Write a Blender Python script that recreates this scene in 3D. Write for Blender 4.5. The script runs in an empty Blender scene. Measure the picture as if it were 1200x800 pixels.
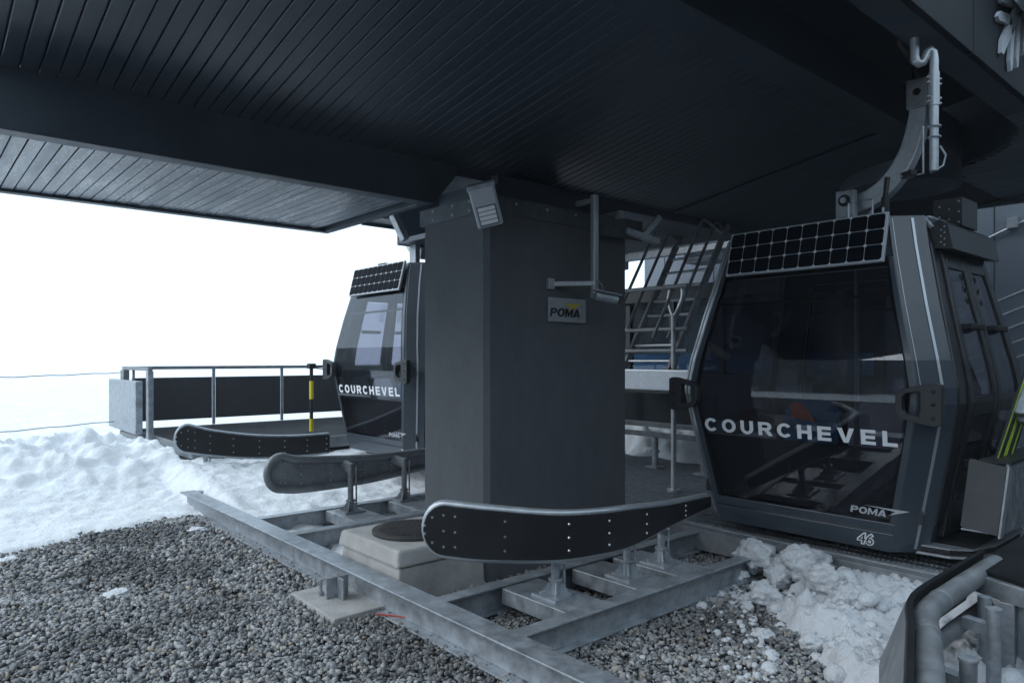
import bpy, bmesh, math, random
import numpy as np
from mathutils import Vector, Matrix, noise
random.seed(7); rng = np.random.default_rng(7)
scene = bpy.context.scene
COL = scene.collection
R = math.radians
ORIGIN = {}

# ------------------------------------------------------------------ materials
def mat(name, col, rough=0.5, metal=0.0, var=0.0, vscale=4.0, bump=0.0, bscale=60.0, spec=0.5,
        rvar=0.0, streak=None, col2=None, coat=0.0):
    m = bpy.data.materials.new(name); m.use_nodes = True
    nt = m.node_tree; N = nt.nodes; L = nt.links
    b = N['Principled BSDF']
    b.inputs['Base Color'].default_value = (*col, 1)
    b.inputs['Roughness'].default_value = rough
    b.inputs['Metallic'].default_value = metal
    b.inputs['Specular IOR Level'].default_value = spec
    if coat: b.inputs['Coat Weight'].default_value = coat; b.inputs['Coat Roughness'].default_value = .08
    tc = N.new('ShaderNodeTexCoord')
    src = tc.outputs['Object']
    if streak:
        mp = N.new('ShaderNodeMapping'); mp.inputs['Scale'].default_value = streak
        L.new(src, mp.inputs['Vector']); src = mp.outputs['Vector']
    if var or col2 or rvar:
        n = N.new('ShaderNodeTexNoise'); n.inputs['Scale'].default_value = vscale
        n.inputs['Detail'].default_value = 8; n.inputs['Roughness'].default_value = .65
        L.new(src, n.inputs['Vector'])
        rp = N.new('ShaderNodeValToRGB')
        rp.color_ramp.elements[0].position = .3; rp.color_ramp.elements[1].position = .7
        lo = [c*(1-var) for c in col]; hi = col2 or [min(1, c*(1+var)) for c in col]
        rp.color_ramp.elements[0].color = (*lo, 1); rp.color_ramp.elements[1].color = (*hi, 1)
        L.new(n.outputs['Fac'], rp.inputs['Fac']); L.new(rp.outputs['Color'], b.inputs['Base Color'])
        if rvar:
            mr = N.new('ShaderNodeMapRange')
            mr.inputs['From Min'].default_value = .3; mr.inputs['From Max'].default_value = .7
            mr.inputs['To Min'].default_value = max(.03, rough-rvar); mr.inputs['To Max'].default_value = min(1, rough+rvar)
            L.new(n.outputs['Fac'], mr.inputs['Value']); L.new(mr.outputs['Result'], b.inputs['Roughness'])
    if bump:
        n2 = N.new('ShaderNodeTexNoise'); n2.inputs['Scale'].default_value = bscale
        n2.inputs['Detail'].default_value = 6
        L.new(src, n2.inputs['Vector'])
        bp = N.new('ShaderNodeBump'); bp.inputs['Strength'].default_value = bump
        bp.inputs['Distance'].default_value = .01
        L.new(n2.outputs['Fac'], bp.inputs['Height']); L.new(bp.outputs['Normal'], b.inputs['Normal'])
    return m

def glass_mat(name, tint, refl=1.0):
    m = bpy.data.materials.new(name); m.use_nodes = True
    nt = m.node_tree; N = nt.nodes; L = nt.links
    N.remove(N['Principled BSDF'])
    tr = N.new('ShaderNodeBsdfTransparent'); tr.inputs['Color'].default_value = (*tint, 1)
    gl = N.new('ShaderNodeBsdfGlossy'); gl.inputs['Roughness'].default_value = .02
    gl.inputs['Color'].default_value = (.92*refl, .95*refl, 1.0*refl, 1)
    fr = N.new('ShaderNodeFresnel'); fr.inputs['IOR'].default_value = 1.68
    tc = N.new('ShaderNodeTexCoord'); n = N.new('ShaderNodeTexNoise'); n.inputs['Scale'].default_value = 1.3
    bp = N.new('ShaderNodeBump'); bp.inputs['Strength'].default_value = .05; bp.inputs['Distance'].default_value = .02
    L.new(tc.outputs['Object'], n.inputs['Vector']); L.new(n.outputs['Fac'], bp.inputs['Height'])
    L.new(bp.outputs['Normal'], gl.inputs['Normal'])
    mx = N.new('ShaderNodeMixShader')
    ge = N.new('ShaderNodeNewGeometry'); iv = N.new('ShaderNodeMath'); iv.operation = 'SUBTRACT'; iv.inputs[0].default_value = 1
    ml = N.new('ShaderNodeMath'); ml.operation = 'MULTIPLY'
    L.new(ge.outputs['Backfacing'], iv.inputs[1]); L.new(iv.outputs['Value'], ml.inputs[0]); L.new(fr.outputs['Fac'], ml.inputs[1])
    L.new(ml.outputs['Value'], mx.inputs['Fac']); L.new(tr.outputs['BSDF'], mx.inputs[1]); L.new(gl.outputs['BSDF'], mx.inputs[2])
    L.new(mx.outputs['Shader'], N['Material Output'].inputs['Surface'])
    return m

M = {}
M['clad'] = mat('dark_cladding', (.050,.067,.088), .5, var=.25, vscale=3, bump=.15, bscale=120, rvar=.12)
M['fascia'] = mat('matt_fascia', (.020,.025,.032), .7, var=.12, vscale=3, spec=.2)
M['collar'] = mat('weathered_collar_steel', (.085,.098,.112), .5, metal=.3, var=.35, vscale=9)
M['lamp_grey'] = mat('lamp_housing', (.46,.49,.53), .5)
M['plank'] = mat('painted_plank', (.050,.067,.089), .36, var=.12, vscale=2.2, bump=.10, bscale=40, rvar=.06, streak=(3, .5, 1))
M['plank_lit'] = mat('snowlit_plank', (.15,.18,.215), .28, var=.28, vscale=2.5, bump=.18, bscale=30, rvar=.14, streak=(4, .5, 1))  # same boards as the inner soffit, snow glow put into a paler colour
M['render'] = mat('dark_render', (.098,.106,.118), .85, var=.11, vscale=5, bump=.5, bscale=220, streak=(1.5,1.5,.7))
M['galv'] = mat('galvanised_steel', (.35,.38,.41), .48, metal=.55, var=.34, vscale=14, bump=.03, bscale=90, rvar=.12)
M['galv_dark'] = mat('dull_galvanised_steel', (.25,.265,.28), .55, metal=.45, var=.3, vscale=9, bump=.04, bscale=90, rvar=.12)
M['galv_light'] = mat('bright_galvanised_steel', (.47,.50,.53), .40, metal=.6, var=.15, vscale=20, rvar=.1)
M['rubber'] = mat('black_rubber', (.010,.0115,.014), .5, var=.4, vscale=6, bump=.1, bscale=150, spec=.35)
M['rivet'] = mat('rivet_steel', (.6,.62,.64), .3, metal=.9)
M['cabin'] = mat('cabin_grey_paint', (.046,.059,.076), .32, var=.08, vscale=8, coat=.25)
M['cabin_dark'] = mat('cabin_black_plastic', (.016,.018,.021), .35, var=.2, vscale=10)
M['cabin_int'] = mat('cabin_inside_trim', (.03,.033,.038), .6, var=.2)
M['black'] = mat('matt_black', (.009,.010,.012), .6, var=.2)
M['handle'] = mat('handle_plastic', (.022,.025,.029), .5, bump=.15, bscale=200)
M['rack_end'] = mat('dull_rack_steel', (.085,.09,.095), .5, metal=.2, var=.2)
M['chrome'] = mat('trim_metal', (.45,.48,.52), .42, metal=.6)
M['alu'] = mat('brushed_aluminium', (.50,.52,.55), .35, metal=.7, var=.12, vscale=30)
M['white_text'] = mat('white_lettering', (.80,.82,.85), .5)
M['grey_text'] = mat('silver_lettering', (.45,.47,.5), .4)
M['dark_text'] = mat('dark_lettering', (.012,.014,.018), .5)
M['yellow'] = mat('yellow_paint', (.72,.62,.02), .5, var=.1)
M['yellow_flash'] = mat('yellow_flash', (.62,.48,.03), .5)
M['cell'] = mat('solar_cell', (.004,.005,.009), .45, spec=.03)
M['cell_back'] = mat('solar_backing', (.62,.66,.72), .4)
M['concrete'] = mat('concrete', (.40,.39,.375), .9, var=.22, vscale=5, bump=.5, bscale=90)
M['iron'] = mat('cast_iron', (.030,.028,.027), .6, var=.4, vscale=12, bump=.4, bscale=200)
M['plate'] = mat('sign_plate_metal', (.36,.385,.41), .38, metal=.25, var=.15, vscale=25)
M['wall'] = mat('grey_metal_wall', (.165,.195,.235), .55, var=.08, vscale=.8)
M['wall_dark'] = mat('dark_building_wall', (.03,.035,.042), .6, var=.25, vscale=1.2)
M['deck'] = mat('black_rubber_deck', (.011,.013,.016), .75, spec=.2, var=.5, vscale=3, bump=.5, bscale=70, rvar=.15)
M['panel'] = mat('charcoal_panel', (.034,.038,.043), .55, var=.1)
M['teal'] = mat('teal_mesh', (.012,.028,.036), .6, var=.2)
M['seat_blue'] = mat('blue_vinyl', (.03,.17,.32), .5, var=.1)
M['seat_orange'] = mat('orange_vinyl', (.62,.12,.05), .5)
M['seat_white'] = mat('pale_vinyl', (.42,.45,.5), .5, var=.1)
M['ski_green'] = mat('ski_lime', (.50,.72,.03), .35)
M['ski_dark'] = mat('ski_black', (.02,.022,.028), .3)
M['red'] = mat('coral_plastic', (.62,.10,.07), .5)
M['orange'] = mat('amber_lens', (.65,.2,.02), .3)
M['lens'] = mat('lamp_lens', (.86,.88,.9), .3)
M['wire'] = mat('steel_wire', (.16,.18,.22), .5, metal=.4)
M['glass'] = glass_mat('tinted_cabin_glass', (.66,.66,.70))
M['booth_glass'] = glass_mat('booth_glass', (.55,.72,.82))
M['hillside'] = mat('wooded_hillside', (.05,.06,.06), .9, var=.7, vscale=.06, col2=(.28,.30,.32))
M['needles'] = mat('spruce_needles', (.018,.032,.026), .9, var=.4, vscale=.3)
M['camglass'] = mat('camera_glass', (.01,.012,.015), .08, spec=.8)

# gravel stones: per-stone tone
def stone_mat():
    m = bpy.data.materials.new('crushed_stone'); m.use_nodes = True
    nt = m.node_tree; N = nt.nodes; L = nt.links; b = N['Principled BSDF']
    a = N.new('ShaderNodeAttribute'); a.attribute_name = 'tone'
    rp = N.new('ShaderNodeValToRGB'); cr = rp.color_ramp
    cr.elements[0].position = 0; cr.elements[0].color = (.085,.084,.085,1)
    cr.elements[1].position = 1; cr.elements[1].color = (.62,.62,.62,1)
    for p, c in ((.25,(.195,.198,.202,1)), (.5,(.325,.327,.33,1)), (.7,(.425,.42,.415,1)), (.80,(.40,.33,.25,1)), (.86,(.52,.51,.50,1))):
        e = cr.elements.new(p); e.color = c
    L.new(a.outputs['Fac'], rp.inputs['Fac'])
    tc = N.new('ShaderNodeTexCoord'); n = N.new('ShaderNodeTexNoise'); n.inputs['Scale'].default_value = 90; n.inputs['Detail'].default_value = 4
    L.new(tc.outputs['Object'], n.inputs['Vector'])
    # damp dark patches in the gravel
    n2 = N.new('ShaderNodeTexNoise'); n2.inputs['Scale'].default_value = 1.1; n2.inputs['Detail'].default_value = 4
    L.new(tc.outputs['Object'], n2.inputs['Vector'])
    mr2 = N.new('ShaderNodeMapRange'); mr2.inputs['From Min'].default_value = .40; mr2.inputs['From Max'].default_value = .52
    mr2.inputs['To Min'].default_value = .58; mr2.inputs['To Max'].default_value = 1.04
    L.new(n2.outputs['Fac'], mr2.inputs['Value'])
    mr = N.new('ShaderNodeMapRange'); mr.inputs['To Min'].default_value = .7; mr.inputs['To Max'].default_value = 1.25
    L.new(n.outputs['Fac'], mr.inputs['Value'])
    ml = N.new('ShaderNodeMath'); ml.operation = 'MULTIPLY'
    L.new(mr.outputs['Result'], ml.inputs[0]); L.new(mr2.outputs['Result'], ml.inputs[1])
    mx = N.new('ShaderNodeMix'); mx.data_type = 'RGBA'; mx.blend_type = 'MULTIPLY'; mx.inputs[0].default_value = 1
    L.new(rp.outputs['Color'], mx.inputs[6]); L.new(ml.outputs['Value'], mx.inputs[7])
    L.new(mx.outputs[2], b.inputs['Base Color']); b.inputs['Roughness'].default_value = .7
    return m
M['stone'] = stone_mat()
M['gravel_bed'] = mat('gravel_bed', (.05,.052,.056), .9, var=.4, vscale=30, bump=1, bscale=40)

def snow_mat(name, col, bscale=14, bump=.5):
    m = bpy.data.materials.new(name); m.use_nodes = True
    nt = m.node_tree; N = nt.nodes; L = nt.links; b = N['Principled BSDF']
    b.inputs['Roughness'].default_value = .75; b.inputs['Specular IOR Level'].default_value = .25
    tc = N.new('ShaderNodeTexCoord')
    n = N.new('ShaderNodeTexNoise'); n.inputs['Scale'].default_value = 2.2; n.inputs['Detail'].default_value = 9; n.inputs['Roughness'].default_value = .7
    L.new(tc.outputs['Object'], n.inputs['Vector'])
    rp = N.new('ShaderNodeValToRGB'); rp.color_ramp.elements[0].position = .28; rp.color_ramp.elements[1].position = .62
    rp.color_ramp.elements[0].color = (col[0]*.80, col[1]*.80, col[2]*.80, 1); rp.color_ramp.elements[1].color = (*col, 1)
    L.new(n.outputs['Fac'], rp.inputs['Fac']); L.new(rp.outputs['Color'], b.inputs['Base Color'])
    n2 = N.new('ShaderNodeTexNoise'); n2.inputs['Scale'].default_value = bscale; n2.inputs['Detail'].default_value = 8; n2.inputs['Roughness'].default_value = .65
    L.new(tc.outputs['Object'], n2.inputs['Vector'])
    bp = N.new('ShaderNodeBump'); bp.inputs['Strength'].default_value = bump; bp.inputs['Distance'].default_value = .05
    L.new(n2.outputs['Fac'], bp.inputs['Height']); L.new(bp.outputs['Normal'], b.inputs['Normal'])
    return m
M['snow'] = snow_mat('snow', (.86,.88,.90), 18, .5)
M['snow_dirty'] = snow_mat('old_snow', (.80,.82,.85), 34, .7)

# ------------------------------------------------------------------ mesh builder
class MB:
    def __init__(s): s.v = []; s.f = []; s.m = []
    def add(s, vs, fs, mi=0):
        o = len(s.v); s.v += [tuple(p) for p in vs]
        s.f += [tuple(i+o for i in f) for f in fs]; s.m += [mi]*len(fs); return s
    def box(s, a, b, mi=0):
        x0,y0,z0 = a; x1,y1,z1 = b
        return s.add([(x0,y0,z0),(x1,y0,z0),(x1,y1,z0),(x0,y1,z0),(x0,y0,z1),(x1,y0,z1),(x1,y1,z1),(x0,y1,z1)],
                     [(0,3,2,1),(4,5,6,7),(0,1,5,4),(1,2,6,5),(2,3,7,6),(3,0,4,7)], mi)
    def obox(s, c, ax, ay, az, h, mi=0):   # oriented box: centre, three unit axes, half sizes
        c = Vector(c); ax, ay, az = Vector(ax).normalized()*h[0], Vector(ay).normalized()*h[1], Vector(az).normalized()*h[2]
        vs = [c+sx*ax+sy*ay+sz*az for sz in (-1,1) for sx,sy in ((-1,-1),(1,-1),(1,1),(-1,1))]
        return s.add(vs, [(0,3,2,1),(4,5,6,7),(0,1,5,4),(1,2,6,5),(2,3,7,6),(3,0,4,7)], mi)
    def bar(s, p, q, w, h, up=(0,0,1), mi=0):   # rectangular bar between two points
        p, q = Vector(p), Vector(q); d = (q-p); L = d.length; d.normalize()
        side = d.cross(Vector(up));
        if side.length < 1e-4: side = d.cross(Vector((1,0,0)))
        side.normalize(); u2 = side.cross(d)
        return s.obox((p+q)/2, d, side, u2, (L/2, w/2, h/2), mi)
    def tube(s, pts, r, seg=12, mi=0, cap=True):
        pts = [Vector(p) for p in pts]; n = len(pts); rs = r if isinstance(r, (list, tuple)) else [r]*n
        tang = []
        for i in range(n):
            a = pts[max(i-1,0)]; b = pts[min(i+1,n-1)]; tang.append((b-a).normalized())
        t0 = tang[0]; ref = Vector((0,0,1)) if abs(t0.z) < .9 else Vector((1,0,0))
        nr = t0.cross(ref).normalized(); rings = []
        for i in range(n):
            t = tang[i]; nr = (nr - t*nr.dot(t)).normalized(); bn = t.cross(nr)
            rings.append([pts[i] + (nr*math.cos(2*math.pi*k/seg) + bn*math.sin(2*math.pi*k/seg))*rs[i] for k in range(seg)])
        vs = [p for rg in rings for p in rg]; fs = []
        for i in range(n-1):
            for k in range(seg):
                k2 = (k+1) % seg
                fs.append((i*seg+k, i*seg+k2, (i+1)*seg+k2, (i+1)*seg+k))
        if cap: fs.append(tuple(range(seg))[::-1]); fs.append(tuple((n-1)*seg+k for k in range(seg)))
        return s.add(vs, fs, mi)
    def cyl(s, c, r, h, seg=24, axis=(0,0,1), mi=0):
        c = Vector(c); a = Vector(axis).normalized()
        return s.tube([c - a*h/2, c + a*h/2], r, seg, mi)
    def prism(s, poly, fn, d, mi=0):   # 2-D outline, fn(a, b, depth) -> point
        n = len(poly)
        vs = [fn(a, b, 0) for a, b in poly] + [fn(a, b, d) for a, b in poly]
        fs = [tuple(range(n)), tuple(range(2*n-1, n-1, -1))] + [(i, i+n, (i+1) % n+n, (i+1) % n) for i in range(n)]
        return s.add(vs, fs, mi)
    def dome(s, c, r, n, seg=6, mi=0):  # small rivet head, n = outward normal
        n = Vector(n).normalized(); t = n.cross(Vector((0,0,1)));
        if t.length < .01: t = Vector((1,0,0))
        t.normalize(); b = n.cross(t); c = Vector(c)
        vs = [c + (t*math.cos(2*math.pi*k/seg)+b*math.sin(2*math.pi*k/seg))*r for k in range(seg)]
        vs += [c + n*r*.6 + (t*math.cos(2*math.pi*k/seg)+b*math.sin(2*math.pi*k/seg))*r*.6 for k in range(seg)]
        fs = [(k, (k+1) % seg, seg+(k+1) % seg, seg+k) for k in range(seg)] + [tuple(range(seg, 2*seg)), tuple(range(seg))[::-1]]
        return s.add(vs, fs, mi)
    def build(s, name, mats, parent=None, smooth=False, bevel=0, angle=35, label=None, segs=2):
        me = bpy.data.meshes.new(name)
        off = ORIGIN.get(parent, Vector((0,0,0)))
        me.from_pydata([tuple(Vector(p)-off) for p in s.v], [], s.f); me.validate()
        mats = mats if isinstance(mats, (list, tuple)) else [mats]
        for k in mats: me.materials.append(M[k])
        if len(mats) > 1 and len(me.polygons) == len(s.m): me.polygons.foreach_set('material_index', s.m)
        bm = bmesh.new(); bm.from_mesh(me); bmesh.ops.recalc_face_normals(bm, faces=bm.faces)
        if smooth:
            for f in bm.faces: f.smooth = True
            for e in bm.edges:
                if len(e.link_faces) == 2 and e.calc_face_angle(0) > R(angle): e.smooth = False
        bm.to_mesh(me); bm.free()
        o = bpy.data.objects.new(name, me); COL.objects.link(o)
        if bevel:
            bv = o.modifiers.new('Bevel', 'BEVEL'); bv.width = bevel; bv.segments = segs; bv.limit_method = 'ANGLE'; bv.angle_limit = R(40)
        if parent is not None: o.parent = parent; ORIGIN[o] = off
        if label: o['label'] = label
        return o

def thing(name, label, cat, loc=(0,0,0), group=None):
    o = bpy.data.objects.new(name, None); COL.objects.link(o); o.location = loc
    o.empty_display_size = .2; ORIGIN[o] = Vector(loc)
    o['label'] = label; o['category'] = cat
    if group: o['group'] = group
    return o
def tag(o, label, cat, group=None):
    o['label'] = label; o['category'] = cat
    if group: o['group'] = group
    return o
def copy_tree(o, parent=None):
    c = o.copy(); COL.objects.link(c)
    if parent: c.parent = parent
    for ch in list(o.children): copy_tree(ch, c)
    return c

def text_mesh(body, size, bold=0.0, sx=1.0, shear=0.0, spacing=1.0):
    cu = bpy.data.curves.new('lettering', 'FONT'); cu.body = body; cu.size = size
    cu.offset = bold; cu.shear = shear; cu.space_character = spacing; cu.align_x = 'CENTER'; cu.resolution_u = 4
    o = bpy.data.objects.new('lettering', cu); COL.objects.link(o); bpy.context.view_layer.update()
    me = bpy.data.meshes.new_from_object(o.evaluated_get(bpy.context.evaluated_depsgraph_get()))
    bpy.data.objects.remove(o); bpy.data.curves.remove(cu)
    vs = [(v.co.x*sx, v.co.y) for v in me.vertices]; fs = [tuple(p.vertices) for p in me.polygons]
    bpy.data.meshes.remove(me); return vs, fs
def text_on(mb, body, size, fn, depth=.003, mi=0, **k):   # fn(x, y, d) -> point ; raised letters with a real edge
    vs, fs = text_mesh(body, size, **k)
    n = len(vs); edges = {}
    for f in fs:
        for i in range(len(f)):
            e = (f[i], f[(i+1) % len(f)]); edges[e] = 1
    side = [(a, b, b+n, a+n) for a, b in edges if (b, a) not in edges]
    mb.add([fn(x, y, depth) for x, y in vs] + [fn(x, y, 0) for x, y in vs], fs + side, mi)

def glyph(ch):
    """heavy wide capital as convex pieces in a box of height 1; returns (width, pieces)"""
    t, h = .30, .215; P = []
    rect = lambda x0, y0, x1, y1: P.append([(x0,y0),(x1,y0),(x1,y1),(x0,y1)])
    def ring(cx, cy, rx, ry, tx, ty, a0, a1, n=20):
        for i in range(n):
            a, b = R(a0+(a1-a0)*i/n), R(a0+(a1-a0)*(i+1)/n)
            f = lambda ang, k: (cx+(rx-k*tx)*math.cos(ang), cy+(ry-k*ty)*math.sin(ang))
            P.append([f(a,1), f(a,0), f(b,0), f(b,1)])
    if ch == 'C': w = 1.12; ring(.58,.5,.58,.52,t,h,38,322)
    elif ch == 'O': w = 1.2; ring(.6,.5,.6,.52,t,h,0,360,28)
    elif ch == 'U': w = 1.06; rect(0,.42,t,1); rect(w-t,.42,w,1); ring(w/2,.42,w/2,.44,t,h,180,360)
    elif ch in 'RP':
        w = 1.08; rect(0,0,t,1); rect(t,1-h,.66,1); rect(t,.36,.66,.36+h); ring(.66,.68,.40,.32,t,h,-90,90,14)
        if ch == 'R': P.append([(.80,0),(1.14,0),(.88,.36),(.50,.36)])
    elif ch == 'H': w = 1.06; rect(0,0,t,1); rect(w-t,0,w,1); rect(t,.39,w-t,.61)
    elif ch == 'E': w = .96; rect(0,0,t,1); rect(t,0,w,h); rect(t,.395,w-.05,.605); rect(t,1-h,w,1)
    elif ch == 'L': w = .92; rect(0,0,t,1); rect(t,0,w,.23)
    elif ch == 'V': w = 1.16; P.extend([[(0,1),(.42,0),(.58,0),(.58,.28),(.33,1)], [(.58,.28),(.58,0),(.74,0),(1.16,1),(.83,1)]])
    elif ch == 'M': w = 1.3; rect(0,0,.27,1); rect(w-.27,0,w,1); P.extend([[(.27,1),(.27,.55),(.65,.0),(.65,.42)], [(.65,.42),(.65,0),(w-.27,.55),(w-.27,1)]])
    elif ch == 'A': w = 1.16; P.extend([[(0,0),(.33,0),(.58,.66),(.58,1),(.42,1)], [(.58,1),(.58,.66),(.83,0),(1.16,0),(.74,1)], [(.385,.16),(.775,.16),(.72,.31),(.44,.31)]])
    return w, P
def letters(mb, word, h, gap, fn, depth=.0015, shear=0.0, mi=0):   # fn(x, y, d): x runs from the middle of the word
    tot = sum(glyph(c)[0] for c in word) + gap*(len(word)-1); x = -tot/2
    for c in word:
        w, P = glyph(c)
        for poly in P:
            mb.prism([((x+a+b*shear)*h, b*h) for a, b in poly], fn, depth, mi)
        x += w + gap

def catmull(pts, n):
    pts = [np.array(p, float) for p in pts]; P = [2*pts[0]-pts[1]] + pts + [2*pts[-1]-pts[-2]]; out = []
    for i in range(1, len(P)-2):
        for k in range(n):
            t = k/n; a, b, c, d = P[i-1:i+3]
            out.append(.5*((2*b)+(-a+c)*t+(2*a-5*b+4*c-d)*t*t+(-a+3*b-3*c+d)*t**3))
    out.append(P[-2]); return out

# ------------------------------------------------------------------ world, sun, camera
w = bpy.data.worlds.new('World'); scene.world = w; w.use_nodes = True
nt = w.node_tree; bg = nt.nodes['Background']
sky = nt.nodes.new('ShaderNodeTexSky'); sky.sky_type = 'NISHITA'; sky.sun_disc = False
SUN_EL, SUN_AZ = 48, 60
sky.sun_elevation = R(SUN_EL); sky.sun_rotation = R(SUN_AZ); sky.dust_density = 6; sky.air_density = 1.0; sky.altitude = 2000
cl = nt.nodes.new('ShaderNodeMix'); cl.data_type = 'RGBA'; cl.inputs[0].default_value = .90
cl.inputs[7].default_value = (7.2, 8.9, 10.4, 1)      # closed cloud cover
nt.links.new(sky.outputs['Color'], cl.inputs[6]); nt.links.new(cl.outputs[2], bg.inputs['Color'])
bg.inputs['Strength'].default_value = .1
sl = bpy.data.lights.new('sun', 'SUN'); sl.energy = 1.2; sl.angle = R(50); sl.color = (.96, .98, 1)
so = bpy.data.objects.new('sun', sl); COL.objects.link(so)
sd = Vector((-.80, .42, .46)).normalized(); so.rotation_euler = sd.to_track_quat('Z', 'Y').to_euler()
sky.sun_elevation = math.asin(sd.z); sky.sun_rotation = math.atan2(sd.x, sd.y)

H = 1.54
cam = bpy.data.cameras.new('camera'); co = bpy.data.objects.new('camera', cam); COL.objects.link(co)
cam.sensor_width = 36; cam.lens = 36*831/1200; cam.shift_y = 20/1200; cam.clip_end = 3000; cam.clip_start = .05
TH = math.atan2(960, 831)
co.location = (0,0,H); co.rotation_euler = (R(90), 0, TH - R(90))
scene.camera = co
vs_ = scene.view_settings; vs_.view_transform = 'Standard'; vs_.look = 'None'; vs_.exposure = .70; vs_.gamma = 1
cy = scene.cycles; cy.max_bounces = 10; cy.transparent_max_bounces = 24; cy.glossy_bounces = 5; cy.diffuse_bounces = 5

# ------------------------------------------------------------------ ground, gravel, snow
mb = MB(); mb.add([(-6,-5.2,-.012),(12,-5.2,-.012),(12,9,-.012),(-6,9,-.012)], [(0,1,2,3)])
o = mb.build('ground', 'gravel_bed'); o['kind'] = 'structure'

def fbm(x, y, z=0.0, o=5): return noise.fractal((x, y, z), .9, 2.1, o)
def smooth(a, b, x): t = min(1, max(0, (x-a)/(b-a))); return t*t*(3-2*t)
def snow_h(u, v):
    n1 = fbm(u*.8+3, v*.8, 1.7); n2 = fbm(u*3.2, v*3.2, 4.2); n3 = fbm(u*9, v*9, 8.1, 3)
    edge = 6.50 + .50*smooth(.2, 2, u) + .28*n1 + .16*n2
    if u > 2.2: edge -= 1.75*smooth(2.2, 2.5, u)
    t = v - edge
    base = -.06 + .10*smooth(-.12, .35, t) + .24*smooth(.2, 2.8, t)
    amp = smooth(-.1, 1.2, t)
    n4 = abs(fbm(u*5.2+7, v*5.2, 3.1, 4)); n5 = noise.noise((u*26, v*26, 1.0))
    h = base + amp*(.05*n1 + .030*n2 + .026*n3 - .016*n4 + .005*n5) + .004*n5
    # ridge pushed up beside the boarding deck
    h += .25*math.exp(-((u-1.7)/1.2)**2 - ((v-9.4)/.9)**2)*(1+.5*n2)
    h += .22*math.exp(-((u-.3)/1.7)**2 - ((v-9.9)/.8)**2)*(1+.6*n2)
    if u > 2.35 and v < 8.6:   # trodden lower inside the frame
        k = smooth(2.35, 2.7, u)*(1-smooth(6.6, 8.2, v)); h = h*(1-k) + k*(.045 + .05*n2 + .03*n1 + .10*smooth(5.9, 7.6, v))
    if v > 8.7 and u > 2.5: h = min(h, .30)
    far = smooth(11, 40, v); h = h*(1-far) + far*(.55 + .25*fbm(u*.08, v*.08, 2.2))
    return h
us = np.concatenate([np.linspace(-400,-30,10,False), np.linspace(-30,-3,18,False), np.arange(-3,6.5,.036), np.linspace(6.5,30,20,False), np.linspace(30,400,10)])
vs2 = np.concatenate([np.arange(4.7,12.5,.036), np.linspace(12.5,40,40,False), np.linspace(40,420,24)])
V = [(u, v, snow_h(u, v)) for v in vs2 for u in us]; nu = len(us)
F = [(j*nu+i, j*nu+i+1, (j+1)*nu+i+1, (j+1)*nu+i) for j in range(len(vs2)-1) for i in range(nu-1)]
mb = MB(); mb.v = V; mb.f = F; mb.m = [0]*len(F)
o = mb.build('snow_field', 'snow', smooth=True, angle=180); o['kind'] = 'structure'
# snow behind and beside the camera, out to the horizon
mb = MB()
for a, b in (((-400,-400,-.05),(-6,4.7,-.05)), ((-6,-400,-.06),(400,-5.2,-.06)), ((12,-5.2,-.05),(400,4.7,-.05)), ):
    mb.add([(a[0],a[1],a[2]),(b[0],a[1],a[2]),(b[0],b[1],a[2]),(a[0],b[1],a[2])], [(0,1,2,3)])
o = mb.build('snow_plain', 'snow'); o['kind'] = 'structure'

# crushed stone
def stones(n, dmin, dmax, size):
    pts = []
    c_, s_ = math.cos(TH), math.sin(TH)
    while len(pts) < n:
        d = math.sqrt(random.uniform(dmin**2, dmax**2)); x = random.uniform(-.86, .86)*d
        u, v = s_*x + c_*d, -c_*x + s_*d
        if v > 8.1 or v < .2 or u > 4.9: continue
        if 3.1 < u < 4.5 and 3.85 < v < 4.5: continue
        if 2.45 < u < 3.0 and 3.9 < v < 4.4: continue
        pts.append((u, v))
    return np.array(pts), size
ico = bmesh.new(); bmesh.ops.create_icosphere(ico, subdivisions=1, radius=1)
IV = np.array([v.co[:] for v in ico.verts]); IF = np.array([[v.index for v in f.verts] for f in ico.faces]); ico.free()
allv, allf, tone = [], [], []; base = 0
for n, d0, d1, sz in ((40000, 2.6, 4.6, .0128), (28000, 4.4, 6.8, .0148), (11000, 6.6, 9, .018)):
    p, _ = stones(n, d0, d1, sz); k = len(p)
    q = rng.normal(size=(k,4)); q /= np.linalg.norm(q, axis=1)[:,None]
    a,b,c,d = q.T
    Rm = np.stack([np.stack([1-2*(c*c+d*d),2*(b*c-a*d),2*(b*d+a*c)],1), np.stack([2*(b*c+a*d),1-2*(b*b+d*d),2*(c*d-a*b)],1), np.stack([2*(b*d-a*c),2*(c*d+a*b),1-2*(b*b+c*c)],1)],1)
    s = sz*np.minimum(rng.lognormal(-.10,.36,size=(k,1)), 1.75)*np.stack([rng.uniform(.85,1.5,k), rng.uniform(.7,1.1,k), rng.uniform(.42,.8,k)],1)
    loc = IV[None]*rng.uniform(.78,1.22,size=(k,12,1))*s[:,None,:]
    wv = np.einsum('kij,knj->kni', Rm, loc)
    wv[:,:,2] *= .8
    z = rng.uniform(-.006,.016,size=k)
    wv += np.stack([p[:,0],p[:,1],z],1)[:,None,:]
    allv.append(wv.reshape(-1,3)); allf.append((IF[None]+ (np.arange(k)*12)[:,None,None] + base).reshape(-1,3)); base += k*12
    tone.append(np.repeat(np.clip(rng.beta(2,2.6,size=k),0,1),12))
VV = np.concatenate(allv); FF = np.concatenate(allf); TT = np.concatenate(tone)
me = bpy.data.meshes.new('gravel'); me.vertices.add(len(VV)); me.vertices.foreach_set('co', VV.astype(np.float32).ravel())
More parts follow.
